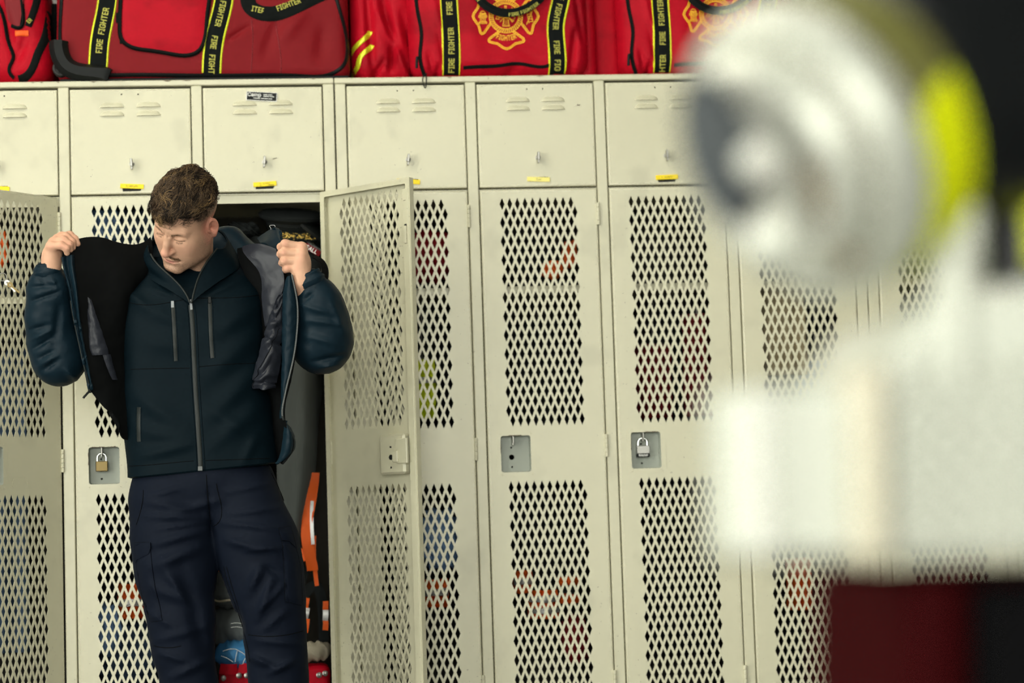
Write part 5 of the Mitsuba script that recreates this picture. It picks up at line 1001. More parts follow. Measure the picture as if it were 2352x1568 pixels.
# ---- inner softshell jacket
ROWS = [((352, 590), (500, 585), .055, .075), ((300, 622), (565, 612), .050, .098), ((262, 668), (604, 660), .030, .118), ((255, 720), (614, 715), .022, .128), ((262, 800), (612, 790), .020, .128), ((272, 900), (618, 880), .020, .122), ((284, 1000), (630, 975), .020, .122), ((291, 1060), (637, 1030), .020, .124), ((293, 1096), (640, 1060), .020, .124)]
_rt = np.arange(len(ROWS)); RP = CubicSpline(_rt, np.array([[*a, *b, c, d] for a, b, c, d in ROWS], float))
JC = [((590, 700), (500, 760), 26, .010), ((600, 760), (480, 860), 26, .009), ((610, 830), (480, 960), 22, .008), ((600, 930), (490, 1020), 20, .007), ((300, 690), (410, 740), 18, .006), ((380, 640), (430, 700), 7, .006), ((350, 625), (420, 665), 8, .007), ((345, 660), (400, 680), 8, .005), ((300, 900), (420, 980), 22, .008), ((295, 980), (430, 1010), 18, .006), ((310, 1050), (440, 1020), 14, .006), ((620, 660), (520, 690), 14, .007), ((560, 640), (470, 680), 9, .006), ((480, 940), (600, 1010), 16, .006), ((330, 780), (420, 800), 22, .005), ((270, 650), (330, 700), 12, .008), ((590, 1000), (560, 1060), 12, .005)]
def torso(t, s, wr=1.0, back=False):
    """point of the jacket: t down the rows, s across the front (-1..1)"""
    R = RP(t); n = 2.5; c = np.clip(1 - np.abs(s) ** n, 0, 1) ** (1 / n); x = R[..., 0] + (R[..., 2] - R[..., 0]) * (s + 1) / 2; y = R[..., 1] + (R[..., 3] - R[..., 1]) * (s + 1) / 2
    Pp = np.stack([x, y], -1).reshape(-1, 2); dd = (R[..., 4] + (1 if back else -1) * R[..., 5] * c).reshape(-1)
    if not back: dd = dd - 1.6 * creases(Pp, JC) * wr * c.reshape(-1) ** .5 - .003 * (vfbm(np.c_[Pp / 60, Pp[:, :1] * 0], 3, 8) - .5)
    d3 = AX.T @ np.vstack([(Pp[:, 0] - 1176) / FPX, (Pp[:, 1] - 784) / FPX, np.ones(len(Pp))]); d3 = (d3 / d3[1]).T
    return (CAM + d3 * (YM + dd - CAM[1])[:, None]).reshape(x.shape + (3,))
TT, SS = np.meshgrid(np.linspace(0, len(ROWS) - 1, 150), np.sin(np.linspace(-np.pi / 2, np.pi / 2, 110)), indexing='ij')
fr = torso(TT, SS); bk = torso(TT[:, ::4], SS[:, ::4], back=True)[:, ::-1]; ring = np.concatenate([fr, bk[:, 1:-1]], 1)
nu, nv = ring.shape[:2]; tm_ = trimesh.Trimesh(ring.reshape(-1, 3), grid_faces(nu, nv, True), process=False)
# hem turned inwards
hem = np.stack([ring[-1], ring[-1] * [1, 1, 1] + (ring[-1].mean(0) - ring[-1]) * .05 + [0, 0, -.004], ring[-1] + (ring[-1].mean(0) - ring[-1]) * .12 + [0, 0, .02]]); hm = trimesh.Trimesh(hem.reshape(-1, 3), grid_faces(3, nv, True), process=False)
js = add(man + '__softshell_jacket', cat(tm_, hm), 'softshell', smooth=60, label='dark teal navy softshell jacket, zipped to the chest')
def tor_px(P, off=0.0):
    """pixel points -> points on the jacket's front, off nearer"""
    P = np.asarray(P, float); t = np.full(len(P), 4.0); s = np.zeros(len(P))
    for _ in range(14):
        R = RP(t); s = np.clip(2 * (P[:, 0] - R[:, 0]) / (R[:, 2] - R[:, 0]) - 1, -.995, .995); yy = R[:, 1] + (R[:, 3] - R[:, 1]) * (s + 1) / 2; dR = RP(t, 1); t = np.clip(t + (P[:, 1] - yy) / np.maximum(dR[:, 1] + (dR[:, 3] - dR[:, 1]) * (s + 1) / 2, 5), 0, len(ROWS) - 1)
    q = torso(t, s); q[:, 1] -= off; return q
def tor_band(pts, w, th_, n=50, k=5, off=.0004):
    L = smooth_line(pts, n); d = np.gradient(L, axis=0); d /= np.linalg.norm(d, axis=1, keepdims=True); nn = np.stack([-d[:, 1], d[:, 0]], 1); s = np.linspace(-w / 2, w / 2, k)
    G = (L[:, None] + s[None, :, None] * nn[:, None]).reshape(-1, 2); V = tor_px(G).reshape(n, k, 3); V[..., 1] -= off + th_ * np.sqrt(np.clip(1 - (s / (w / 2)) ** 6, .03, 1))
    if np.cross(V[1, k // 2] - V[0, k // 2], V[0, 1] - V[0, 0])[1] > 0: V = V[:, ::-1]
    return thick(V, th_ + off + .002)
def tor_line(pts, r, n=50, off=.0003): return tube(tor_px(smooth_line(pts, n), off), r, 6)
zl = [(438, 700), (443, 760), (447, 850), (453, 950), (459, 1040), (461, 1078)]
z_ = add(js + '__front_zip', tor_band(zl, 10, .0022), 'zip_tape', smooth=40, label='dark front zip')
for dx in (-9, 9): add(js + '__zip_welt', tor_line([(x + dx, y) for x, y in zl], .0018), 'softshell', smooth=True)
add(js + '__zip_pull', cat([moved(bx(-.0042, .0042, -.004, .001, -.006, .006, .0015), mv(*tor_px([(438.5, 693)], .003)[0]) @ ry(-4)), moved(bx(-.0035, .0035, -.0035, 0, -.022, -.004, .001), mv(*tor_px([(438.5, 693)], .004)[0]) @ ry(-4))]), 'pull_metal', label='metal zip pull')
add(js + '__zip_end', moved(bx(-.006, .006, -.003, .001, -.006, .006, .001), mv(*tor_px([(460, 1076)], .002)[0])), 'zip_tooth')
for ln, pull in (([(397, 700), (400, 750), (402, 790), (404, 829)], 'pull_metal'), ([(482, 690), (483, 730), (485, 780), (488, 822)], 'black_plastic'), ([(319, 935), (318, 970), (319, 1014)], None)):
    add(js + '__pocket_zip', tor_band(ln, 8.5, .0012, 30), 'zip_tape', smooth=40, label='pocket zip'); 
    for dx in (-6, 6): add(js + '__pocket_welt', tor_line([(x + dx, y) for x, y in ln], .0010, 30), 'softshell', smooth=True)
    if pull: add(js + '__pocket_pull', moved(bx(-.0042, .0042, -.0035, .0005, -.016, .002, .001), mv(*tor_px([(ln[0][0] - .5, ln[0][1] - 7)], .0025)[0])), pull, label='bright pocket zip pull' if pull == 'pull_metal' else 'black pocket zip pull')
for ln in ([(290, 692), (340, 700), (380, 696), (425, 687)], [(450, 685), (500, 684), (540, 683), (600, 676)], [(300, 848), (370, 846), (436, 845)], [(458, 842), (530, 836), (600, 834)], [(296, 1070), (360, 1066), (400, 1062), (445, 1058)], [(472, 1057), (540, 1055), (620, 1052)]):
    add(js + '__seam', tor_line(ln, .0009), 'undershirt', smooth=True)
# stand-up collar, open
def sheet(key, rows, nu, nv, mtl, t=.003, amp=.0, fr_=40, seed=0, flip=False, **k):
    V = refine_rows(rows, nu, nv)
    if amp: n_ = np.cross(np.gradient(V, axis=0), np.gradient(V, axis=1)); n_ /= np.linalg.norm(n_, axis=2, keepdims=True) + 1e-9; V = V + n_ * (amp * 2 * (vfbm(V * fr_ + seed, 3, seed) - .5))[..., None]
    if flip: V = V[:, ::-1]
    return add(key, thick(V, t), mtl, smooth=50, **k)
sheet(js + '__collar', [q3((346, 584, -.075), (342, 572, -.050), (350, 553, .010), (385, 540, .085), (430, 535, .12)), q3((366, 612, -.088), (336, 600, -.055), (338, 575, .01), (375, 558, .095), (430, 553, .13)), q3((402, 645, -.104), (366, 632, -.080), (335, 602, .0), (365, 580, .10), (430, 573, .135)), q3((434, 697, -.118), (390, 668, -.104), (335, 632, -.02), (355, 600, .10), (430, 590, .13))], 40, 60, 'softshell', .004, .002, 30, 3, label='left half of the open stand-up collar')
sheet(js + '__collar', [q3((497, 571, -.065), (519, 562, -.020), (507, 532, .045), (470, 524, .100), (430, 522, .13)), q3((472, 606, -.085), (516, 588, -.045), (524, 555, .04), (480, 545, .11), (430, 543, .14)), q3((454, 640, -.104), (504, 620, -.075), (540, 582, .02), (490, 565, .11), (430, 563, .14)), q3((440, 697, -.118), (484, 660, -.104), (548, 610, .0), (500, 588, .11), (430, 585, .13))], 40, 60, 'softshell', .004, .002, 30, 4, flip=True, label='right half of the open stand-up collar')
for ln, sd in ((q3((346, 583, -.078), (366, 611, -.092), (402, 644, -.109), (425, 672, -.119), (436, 695, -.124)), 0), (q3((499, 570, -.067), (473, 605, -.090), (455, 639, -.109), (446, 668, -.118), (440, 695, -.124)), 1)):
    add(js + '__collar_zip', tube(smooth_line(ln, 40), .0026, 8), 'zip_tape', smooth=True, label='zip edge of the collar')
sheet(man + '__undershirt', [q3((360, 590, .03), (410, 590, .03), (500, 585, .03)), q3((378, 625, -.005), (410, 632, -.01), (474, 628, -.005)), q3((405, 660, -.06), (430, 662, -.066), (462, 655, -.055)), q3((425, 700, -.092), (440, 700, -.094), (455, 700, -.09)), q3((430, 730, -.09), (440, 730, -.09), (450, 730, -.09))], 24, 20, 'undershirt', .003, label='black undershirt at the neck')

# ---- outer jacket, half on: sleeves, shoulders, open front panels
SLC = [((70, 660), (130, 655), 5, -.006), ((75, 690), (135, 670), 5, -.006), ((72, 757), (112, 745), 5, -.005), ((80, 800), (120, 775), 5, -.006), ((90, 822), (125, 805), 5, -.005), ((100, 850), (135, 825), 6, -.005), ((75, 780), (120, 757), 5, .005), ((90, 840), (130, 818), 5, .004), ((150, 850), (175, 870), 6, .005), ((135, 705), (125, 790), 9, -.006), ((70, 625), (110, 640), 4, -.004), ((88, 640), (110, 650), 4, -.005), ((120, 640), (130, 660), 4, .004),
       ((690, 700), (760, 720), 6, .004), ((700, 735), (780, 745), 6, .004), ((720, 830), (790, 815), 6, -.006), ((735, 845), (780, 838), 5, .004), ((700, 690), (720, 672), 5, -.005), ((690, 650), (740, 640), 4, -.003), ((760, 690), (790, 760), 9, .004), ((700, 770), (770, 790), 8, .004), ((255, 600), (200, 640), 9, .005), ((270, 640), (215, 720), 10, .005)]
def sleeves(p):
    d = chain(p, [(Wp(109, 628, -.120), .034), (Wp(113, 662, -.105), .0525), (Wp(116, 726, -.075), .0610), (Wp(124, 785, -.050), .0630), (Wp(136, 824, -.040), .0645), (Wp(205, 760, .025), .056), (Wp(298, 648, .075), .066)], .03)
    d = np.minimum(d, chain(p, [(Wp(718, 648, -.114), .036), (Wp(730, 690, -.092), .0550), (Wp(741, 738, -.068), .0665), (Wp(743, 784, -.050), .0720), (Wp(736, 796, -.045), .0650), (Wp(670, 720, .02), .062), (Wp(585, 634, .080), .068)], .03))
    d = smin(d, chain(p, [(Wp(298, 648, .075), .066), (Wp(360, 600, .105), .055), (Wp(430, 575, .135), .05), (Wp(520, 568, .105), .055), (Wp(585, 634, .080), .068)], .02), .03)
    P = pxf(p); return d - 1.7 * creases(P, SLC) - .007 * (vfbm(p * [18, 14, 22] + 3, 3, 6) - .5)
oj = add(man + '__outer_jacket', nets(sleeves, (-.95, -.70, 1.05), (.16, -.24, 1.78), .0042), 'navy_nylon', smooth=True, label='padded navy outer jacket, both sleeves on')
# cuffs
for a_, b_, r0, r1, lab in (((106, 607, -.128), (110, 632, -.126), .0245, .0345, None), ((706, 628, -.122), (716, 650, -.119), .0300, .0385, None)):
    A, B = Wp(*a_), Wp(*b_); zc = (B - A) / np.linalg.norm(B - A); xc = np.cross(zc, [0, 1, 0]); xc /= np.linalg.norm(xc); L = np.linalg.norm(B - A)
    m = lathe([(r0 - .003, .004), (r0 + .001, -.002), (r0 + .0035, .002), (r0 + .0028, L * .2), (r0 + .0025, L * .35), (r0 * .4 + r1 * .6 + .003, L * .6), (r1 + .002, L * .8), (r1 - .004, L * 1.2)], 72, frame(A, xc, np.cross(zc, xc), zc)); m.vertices += ((vfbm(m.vertices * 38, 2, 4) - .5) * .004)[:, None]; add(oj + '__cuff', m, 'navy_nylon', smooth=True, label='gathered cuff')
A, B = Wp(733, 597, -.10), Wp(726, 648, -.135)
add(oj + '__cuff_tab', thick(refine_rows([q3((717, 593, -.112), (736, 612, -.125), (736, 640, -.135), (722, 660, -.150)), q3((722, 588, -.085), (752, 618, -.105), (752, 640, -.115), (738, 668, -.14))], 8, 24), .003), 'black_lining', smooth=40, label='black hook-and-loop tab on the cuff')
# his right front panel, held out at the left: lining outside
left_rows = [q3((160, 562, -.135), (185, 547, -.115), (235, 546, -.085), (300, 561, -.050), (346, 543, -.02)), q3((143, 592, -.145), (170, 590, -.140), (225, 592, -.120), (285, 604, -.090), (345, 610, -.040)), q3((157, 661, -.158), (182, 664, -.150), (228, 668, -.126), (272, 672, -.105), (310, 676, -.055)), q3((168, 726, -.145), (192, 730, -.140), (230, 740, -.120), (264, 745, -.095), (295, 750, -.050)),
             q3((182, 786, -.130), (204, 790, -.126), (236, 800, -.110), (266, 805, -.085), (292, 810, -.045)), q3((193, 840, -.118), (214, 845, -.114), (242, 855, -.098), (268, 865, -.072), (293, 870, -.04)), q3((205, 893, -.105), (224, 905, -.100), (250, 920, -.085), (274, 935, -.06), (296, 940, -.035)), q3((225, 920, -.09), (245, 937, -.085), (264, 957, -.07), (280, 975, -.05), (298, 985, -.03)), q3((268, 962, -.07), (274, 980, -.068), (280, 1000, -.055), (288, 1008, -.04), (300, 1010, -.025))]
sheet(oj + '__right_panel', left_rows, 90, 50, 'black_lining', .005, .004, 22, 5, label='open right front panel, black lining outside')
fac = [q3((140, 590, -.150), (146, 589, -.160), (153, 588, -.152), (160, 586, -.160), (171, 586, -.146)), q3((146, 620, -.160), (151, 620, -.170), (157, 621, -.160), (163, 621, -.168), (173, 622, -.152)), q3((157, 661, -.166), (161, 661, -.174), (165, 661, -.164), (170, 661, -.171), (178, 663, -.155)), q3((168, 726, -.153), (171, 725, -.159), (174, 725, -.151), (178, 726, -.157), (184, 730, -.143)), q3((181, 786, -.137), (183, 786, -.142), (185, 786, -.136), (188, 787, -.141), (192, 790, -.128)), q3((192, 838, -.124), (194, 838, -.128), (195, 838, -.123), (198, 839, -.127), (202, 842, -.115)), q3((204, 893, -.110), (205, 893, -.114), (207, 893, -.110), (209, 894, -.113), (212, 896, -.101))]
sheet(oj + '__facing', fac, 90, 36, 'navy_nylon', .004, .0014, 60, 6, label='navy facing strip along the open edge')
add(oj + '__zip', tube(smooth_line(q3((163, 690, -.162), (170, 735, -.152), (182, 790, -.138), (193, 840, -.126), (201, 870, -.118), (206, 897, -.112)), 40), .0024, 8), 'zip_tape', smooth=True, label='open zip of the outer jacket')
add(oj + '__zip_slider', cat(tube(q3((205, 898, -.108), (198, 906, -.112), (191, 914, -.112)), .0030, 8), bx(*(Wp(206, 897, -.106)[0] + np.array([-.004, .004])), *(Wp(206, 897, -.106)[1] + np.array([-.003, .003])), *(Wp(206, 897, -.106)[2] + np.array([-.006, .006])), .001)), 'black_plastic', smooth=40, label='hanging zip pull')
gl = [q3((196, 680, -.137), (203, 683, -.142), (210, 688, -.138)), q3((198, 720, -.134), (210, 722, -.140), (222, 726, -.134)), q3((201, 757, -.130), (217, 758, -.136), (234, 760, -.126)), q3((204, 790, -.126), (222, 790, -.132), (244, 790, -.118)), q3((212, 816, -.124), (228, 815, -.128), (250, 814, -.112))]
sheet(oj + '__inner_pocket', gl, 40, 24, 'grey_lining', .004, .003, 45, 7, label='grey inner pocket')
sheet(oj + '__lining_edge', [q3((236, 815, -.116), (244, 814, -.116), (254, 813, -.105)), q3((246, 845, -.108), (254, 844, -.106), (262, 844, -.094)), q3((258, 872, -.092), (264, 872, -.090), (271, 872, -.08))], 20, 10, 'grey_lining', .003, .002, 45, 8)
# his left front panel, held out at the right
right_rows = [q3((545, 570, -.02), (590, 568, -.055), (630, 580, -.095), (662, 618, -0.139)), q3((555, 615, -.03), (605, 620, -.070), (640, 625, -.100), (669, 632, -0.139)), q3((585, 680, -.035), (620, 680, -.072), (650, 682, -.098), (681, 686, -0.132)), q3((595, 740, -.035), (625, 740, -.068), (655, 745, -.092), (683, 735, -0.128)), q3((598, 800, -.03), (625, 800, -.058), (652, 800, -.082), (677, 800, -0.122)), q3((600, 870, -.02), (622, 870, -.045), (646, 868, -.072), (667, 864, -0.116)),
              q3((604, 930, .03), (618, 930, .0), (636, 928, -.05), (654, 915, -0.112)), q3((606, 990, .03), (620, 990, .0), (640, 988, -.05), (655, 975, -0.109)), q3((612, 1035, .03), (625, 1035, .0), (648, 1030, -.04), (672, 1015, -0.099)), q3((628, 1060, .03), (634, 1060, .0), (640, 1062, -.03), (648, 1062, -0.084))]
sheet(oj + '__left_panel', right_rows, 100, 50, 'black_lining', .005, .003, 22, 9, label='open left front panel')
A_rows = [q3((556, 566, -0.070), (596, 560, -0.098), (634, 572, -0.123)), q3((568, 592, -0.086), (606, 590, -0.112), (640, 596, -0.130)), q3((596, 627, -0.096), (622, 626, -0.116), (650, 624, -0.130)), q3((601, 673, -0.092), (622, 668, -0.113), (652, 655, -0.128)), q3((604, 719, -0.088), (618, 712, -0.104), (640, 692, -0.116)), q3((609, 750, -0.082), (617, 742, -0.094), (624, 728, -0.103))]
sheet(oj + '__lining', A_rows, 60, 36, 'grey_lining', .006, .003, 26, 10, label='smooth grey lining near his left hand')
def sag(u): return u
B0 = refine_rows([q3((644, 676, -0.112), (648, 675, -0.126), (652, 674, -0.126)), q3((630, 706, -0.104), (640, 704, -0.139), (650, 702, -0.130)), q3((617, 738, -0.096), (632, 740, -0.142), (648, 750, -0.126)), q3((602, 783, -0.089), (625, 786, -0.144), (647, 790, -0.119)), q3((591, 828, -0.084), (618, 832, -0.142), (644, 840, -0.112)), q3((579, 876, -0.080), (607, 880, -0.136), (635, 882, -0.106)), q3((581, 892, -0.078), (607, 893, -0.130), (634, 891, -0.104))], 90, 44)
n_ = np.cross(np.gradient(B0, axis=0), np.gradient(B0, axis=1)); n_ /= np.linalg.norm(n_, axis=2, keepdims=True) + 1e-9
if n_[..., 1].mean() > 0: n_ = -n_
uu, vv = np.meshgrid(np.linspace(0, 1, 90), np.linspace(0, 1, 44), indexing='ij')
pk_ = .0050 * np.sin(38 * uu + 7 * vv + 5 * vnoise(np.stack([uu * 5, vv * 3, uu * 0], -1), 3)) * np.sin(np.pi * vv) ** .5 + .004 * (vfbm(np.stack([uu * 12, vv * 5, uu * 0], -1), 3, 5) - .5) - .006 * np.exp(-((uu - .47 - .05 * vv) / .015) ** 2) - .006 * np.exp(-((uu - .94) / .012) ** 2)
B1 = B0 + n_ * pk_[..., None]
m = thick(B1, .012); add(oj + '__quilted_lining', m, 'grey_lining', smooth=60, label='puckered grey quilted lining')
m = tube(np.stack([B1[int(30 + 58 * k / 39), int(40 - 36 * k / 39)] + n_[40, 20] * .0008 for k in range(40)]), .0009, 6); add(oj + '__quilt_seam', m, 'undershirt', smooth=True)
C_rows = [q3((660, 634, -0.140), (665, 633, -0.152), (671, 631, -0.146)), q3((650, 676, -0.136), (664, 680, -0.156), (681, 686, -0.142)), q3((648, 730, -0.130), (664, 732, -0.150), (683, 735, -0.137)), q3((647, 790, -0.122), (662, 790, -0.140), (678, 795, -0.130)), q3((646, 850, -0.114), (657, 850, -0.132), (669, 856, -0.124)), q3((645, 918, -0.109), (650, 916, -0.124), (656, 910, -0.120)), q3((642, 960, -0.109), (646, 960, -0.122), (651, 958, -0.118))]
sheet(oj + '__facing', C_rows, 80, 24, 'navy_nylon', .004, .0028, 60, 11, label='navy facing strip beside the zip')
zr = q3((670, 631, -0.151), (677, 662, -0.151), (682, 690, -0.147), (684, 724, -0.143), (682, 762, -0.139), (677, 805, -0.135), (669, 845, -0.131), (659, 885, -0.128), (652, 918, -0.125), (648, 945, -0.123), (652, 965, -0.121))
add(oj + '__zip', tube(smooth_line(zr, 90), .0030, 8), 'zip_tape', smooth=True, label='open zip of the outer jacket')
zt_ = smooth_line(zr, 150); k_ = add(oj + '__zip_teeth', cat([bx(*(c_[0] + np.array([-.0016, .0016])), *(c_[1] + np.array([-.0042, -.002])), *(c_[2] + np.array([-.0009, .0009]))) for c_ in zt_[:145]]), 'zip_tooth', label='row of zip teeth'); labels[k_]['kind'] = 'stuff'
sheet(oj + '__hem_corner', [q3((650, 965, -.09), (656, 968, -.105), (660, 975, -.09)), q3((650, 1005, -.09), (664, 1000, -.112), (677, 1002, -.085)), q3((642, 1045, -.08), (660, 1040, -.10), (675, 1035, -.078)), q3((632, 1064, -.06), (640, 1064, -.075), (648, 1062, -.06))], 30, 20, 'navy_nylon', .006, .004, 40, 12, label='turned lower corner of the panel')
sheet(oj + '__collar', [q3((590, 546, .02), (606, 535, .01), (622, 526, -.01), (642, 542, -.06)), q3((598, 558, -.01), (612, 550, -.035), (630, 546, -.06), (650, 558, -.10)), q3((607, 568, -.03), (622, 572, -.075), (636, 580, -.10), (655, 572, -.115)), q3((625, 588, -.06), (636, 592, -.09), (642, 592, -.105), (650, 590, -.11))], 36, 30, 'navy_nylon', .005, .002, 40, 13, label='collar of the outer jacket in his left hand')
add(oj + '__hanger_loop', tube(smooth_line(q3((622, 527, -.012), (620, 521, -.012), (619, 519, -.010), (624, 517, -.008), (631, 518, -.008), (632, 521, -.008)), 24), .0011, 6), 'silver_tape', smooth=True, label='thin hanger loop')
# ------------------------------------------------------------------ the fire engine's corner, close to the camera and out of focus
mat('brushed_aluminium', (0.44, 0.455, 0.39), 0.42, metallic=0.1)
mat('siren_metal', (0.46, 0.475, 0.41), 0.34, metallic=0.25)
mat('engine_red', (0.022, 0.0004, 0.0009), 0.6, specular=0.03)
mat('gloss_black', (0.006, 0.007, 0.0075), 0.25, specular=0.2)
mat('matte_black', (0.004, 0.004, 0.0045), 0.8, specular=0.03)
mat('lime_reflective', (0.52, 0.57, 0.004), 0.5, specular=0.1)
mat('shade_grey', (0.05, 0.058, 0.062), 0.5, specular=0.15)  # dark tone that paints shade onto the siren face
mat('face_grey', (0.30, 0.31, 0.27), 0.35, metallic=0.2)
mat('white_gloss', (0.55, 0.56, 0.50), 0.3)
mat('brown_reflection', (0.16, 0.12, 0.06), 0.6)  # tone of a brown reflection, put into the colour
mat('olive_tone', (0.10, 0.10, 0.025), 0.5)
mat('warm_metal', (0.50, 0.47, 0.36), 0.45, metallic=0.1)
mat('amber', (0.75, 0.35, 0.03), 0.3)
YF = CAM[1] + 1.90
E_ = lambda px, py, d=0.0: at(px, py, YF + d)
t = thing('fire_engine', 'blurred corner of a fire engine with bright siren, metal bumper and red body', 'fire engine')
# siren: a bright stepped drum looking to the lower left, carried by its dark housing
ca = E_(1835, 352, 0.0)
img = -0.84 * RIGHT + 0.45 * DOWN; img /= np.linalg.norm(img)
ax_ = 0.50 * (-FWD) + 0.866 * img; ax_ /= np.linalg.norm(ax_)
ux = np.cross(ax_, [0, 0, 1.0]); ux /= np.linalg.norm(ux); uy = np.cross(ax_, ux)
S = frame(ca, ux, uy, ax_)
add(t + '__siren_rim', lathe([(0.098, 0.012), (0.106, 0.020), (0.118, 0.022), (0.128, 0.014), (0.132, 0.0), (0.131, -0.020), (0.124, -0.028), (0.116, -0.030)], 64, S), 'siren_metal', smooth=40, label='bright outer rim of the siren')
add(t + '__siren_ring', lathe([(0.070, 0.040), (0.080, 0.050), (0.092, 0.050), (0.101, 0.040), (0.105, 0.028), (0.102, 0.018), (0.096, 0.014)], 64, S), 'siren_metal', smooth=40, label='bright inner ring of the siren')
add(t + '__siren_face', lathe([(0, 0.034), (0.03, 0.034), (0.060, 0.033), (0.072, 0.034), (0.076, 0.044)], 48, S), 'face_grey', smooth=40, label='pale face of the siren')
vw = (CAM - ca) / np.linalg.norm(CAM - ca)
def oval(px, py, a_, b_, tilt, d, mtl, nm, lab, hgt=0.010):
    c_ = E_(px, py, d); th_ = math.radians(tilt); u_ = math.cos(th_) * RIGHT + math.sin(th_) * DOWN; v_ = -math.sin(th_) * RIGHT + math.cos(th_) * DOWN; n_ = np.cross(v_, u_)
    m = trimesh.creation.icosphere(3, 1.0); m.vertices = m.vertices * [a_ / 2763, b_ / 2763, hgt]; m.apply_transform(frame(c_, u_, v_, np.cross(u_, v_))); add(t + nm, m, mtl, smooth=True, label=lab)
oval(1655, 345, 80, 175, -17, -0.085, 'shade_grey', '__siren_shade', 'dark oval standing for shade on the siren face', 0.012)  # shade on the face laid on as a dark oval
oval(1742, 370, 46, 46, 0, -0.11, 'white_gloss', '__siren_glint', 'bright dome standing for a highlight on the siren', 0.014)  # specular highlight modelled as a pale dome
oval(1782, 545, 58, 85, 0, -0.06, 'siren_metal', '__siren_bright_spot', 'bright dome standing for the lower bright spot on the siren', 0.014)  # bright spot on the metal given as a solid shape
oval(1905, 470, 34, 150, -22, -0.05, 'brown_reflection', '__siren_reflection', 'brown oval standing for a reflection in the siren', 0.008)  # reflection in the metal painted as a brown oval
full = lathe([(0.116, -0.026), (0.130, -0.030), (0.1335, -0.036), (0.1335, -0.074), (0.128, -0.080)], 72, np.eye(4))  # one ring, lime at the lower right and olive elsewhere
low = (S @ np.c_[full.triangles_center, np.ones(len(full.faces))].T).T[:, :3] - ca; side_ = low @ RIGHT * 0.75 + low @ DOWN * 0.55
lm = full.copy(); lm.update_faces(side_ > 0.050); lm.remove_unreferenced_vertices(); add(t + '__lime_band', moved(lm, S), 'lime_reflective', smooth=40, label='lime yellow reflective band around the housing')
lm = full.copy(); lm.update_faces(side_ <= 0.050); lm.remove_unreferenced_vertices(); add(t + '__siren_olive_part', moved(lm, S), 'olive_tone', smooth=40, label='olive part of the ring behind the rim')
add(t + '__siren_back', lathe([(0.126, -0.078), (0.138, -0.086), (0.150, -0.15), (0.14, -0.22), (0, -0.24)], 48, S), 'gloss_black', smooth=40, label='black housing of the siren')
# dark upright at the right with a lime mark
q0, q1 = E_(2340, -220, 0.05), E_(2340, 900, 0.05)
add(t + '__mirror_post', tube([q0, q1], 0.042, 28), 'gloss_black', smooth=40, label='thick black upright')
add(t + '__lime_mark', moved(lathe([(0.0425, -0.03), (0.0440, -0.028), (0.0440, 0.028), (0.0425, 0.03)], 28), mv(*E_(2362, 550, 0.05))), 'lime_reflective', smooth=40, label='lime yellow mark on the upright')
for px, py, r in ((2222, 440, 0.0125), (2190, 540, 0.0205)):
    top, bot = E_(px, py, -0.02), E_(px + 4, 900, -0.02); add(t + '__grab_rail', tube(np.vstack([[top + [0, 0, r * (math.cos(x) - 1) + 0.0] for x in (0.0001,)], [top + [0, 0, -r * 0.3]], [top + [0, 0, -r]], [bot]]), [r * 0.25, r * 0.75, r, r], 24), 'brushed_aluminium', smooth=50, label='bright rail with a rounded end')
# metal bumper with a raised right part and tread plate
def slab(poly_px, y0, y1, mtl, key, lab=None, b=0.010):
    """an upright slab whose front outline is drawn in the plane y0, reaching back to y1"""
    pts = [at(px, py, YF + y0) for px, py in poly_px]; P2 = Polygon([(p[0], p[2]) for p in pts]).buffer(-b).buffer(b, quad_segs=4)
    outs = []
    lay = [(b, 0.0), (b * 0.4, b * 0.18), (0.0, b)]
    rings = [(P2.buffer(-o, quad_segs=4), YF + y0 + dy) for o, dy in lay]
    N = 160; V = []
    for pg, yy in rings + [(P2, YF + y1)]:
        e = pg.exterior; pt = [e.interpolate(k / N, normalized=True) for k in range(N)]; V.append(np.array([[p.x, yy, p.y] for p in pt]))
    # align ring starts
    for i in range(1, len(V)):
        k = np.argmin(np.linalg.norm(V[i][:, [0, 2]] - V[0][0, [0, 2]], axis=1)); V[i] = np.roll(V[i], -k, axis=0)
    v = np.vstack(V); m = trimesh.Trimesh(v, grid_faces(len(V), N, True), process=False)
    m = cat(m, moved(ext(rings[0][0], 0.0005), mv(0, YF + y0 + 0.0005, 0) @ XZ), moved(ext(P2, 0.0005), mv(0, YF + y1, 0) @ XZ))
    return add(key, m, mtl, smooth=35, label=lab)
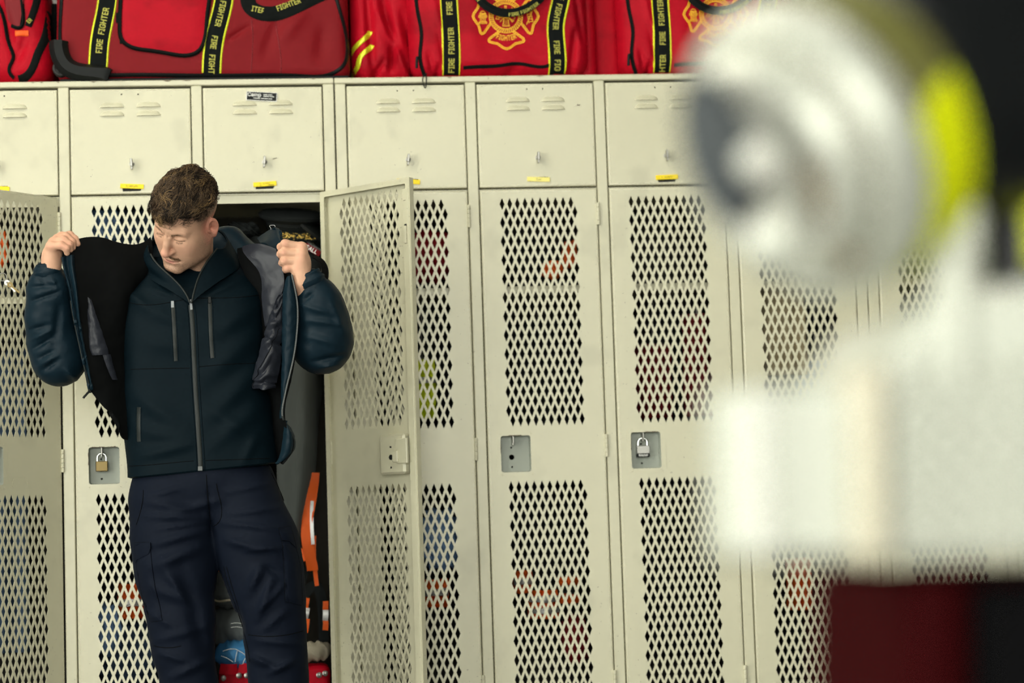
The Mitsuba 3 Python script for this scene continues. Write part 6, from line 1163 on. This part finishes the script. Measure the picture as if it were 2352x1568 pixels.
slab([(1648, 893), (1990, 868), (2000, 1285), (1655, 1285)], -0.06, -0.01, 'brushed_aluminium', t + '__bumper_box', 'bright metal box at the end of the bumper')
slab([(1712, 892), (1778, 890), (1788, 1280), (1722, 1280)], -0.075, -0.06, 'white_gloss', t + '__bumper_strip', 'raised bright strip', 0.006)
slab([(1955, 865), (2045, 815), (2055, 1290), (1965, 1292)], -0.080, 0.10, 'warm_metal', t + '__bumper_corner', 'rounded bright corner of the bumper', 0.010)
slab([(2040, 815), (2130, 690), (2230, 655), (2700, 600), (2700, 1262), (2050, 1290)], -0.035, 0.30, 'brushed_aluminium', t + '__bumper_plate', 'metal tread plate of the bumper', 0.010)
lug = []
g = random.Random(8)
for r in range(13):
    for k in range(14):
        c_ = E_(2075 + 36 * k + (18 if r % 2 else 0), 830 + 36 * r, -0.0358)
        q = trimesh.creation.icosphere(1, 1.0); q.vertices = q.vertices * [0.0105, 0.0022, 0.0032]; q.apply_transform(ry(55 if (r + k) % 2 else -55)); q.apply_translation(c_); lug.append(q)
k_ = add(t + '__tread_lugs', cat(lug), 'brushed_aluminium', smooth=True, label='raised lugs of the tread plate'); labels[k_]['kind'] = 'stuff'
slab([(2085, 1318), (2225, 1312), (2225, 2300), (2085, 2300)], 0.00, 0.34, 'engine_red', t + '__body_corner', 'dark red body corner', 0.016)
slab([(2200, 1318), (2740, 1300), (2740, 2300), (2200, 2300)], 0.06, 0.34, 'engine_red', t + '__body_panel', 'dark red body panel', 0.012)
slab([(2240, 1340), (2740, 1322), (2740, 2250), (2240, 2250)], 0.045, 0.07, 'matte_black', t + '__step_well', 'black step well in the body', 0.012)
wx = E_(2480, 2300)
add(t + '__tyre', lathe([(0.14, -0.09), (0.25, -0.10), (0.30, -0.085), (0.315, -0.05), (0.315, 0.05), (0.30, 0.085), (0.25, 0.10), (0.14, 0.09)], 40, mv(wx[0] + 0.15, YF + 0.30, 0.315) @ ry(90)), 'tyre', smooth=40, label='black tyre standing on the floor')
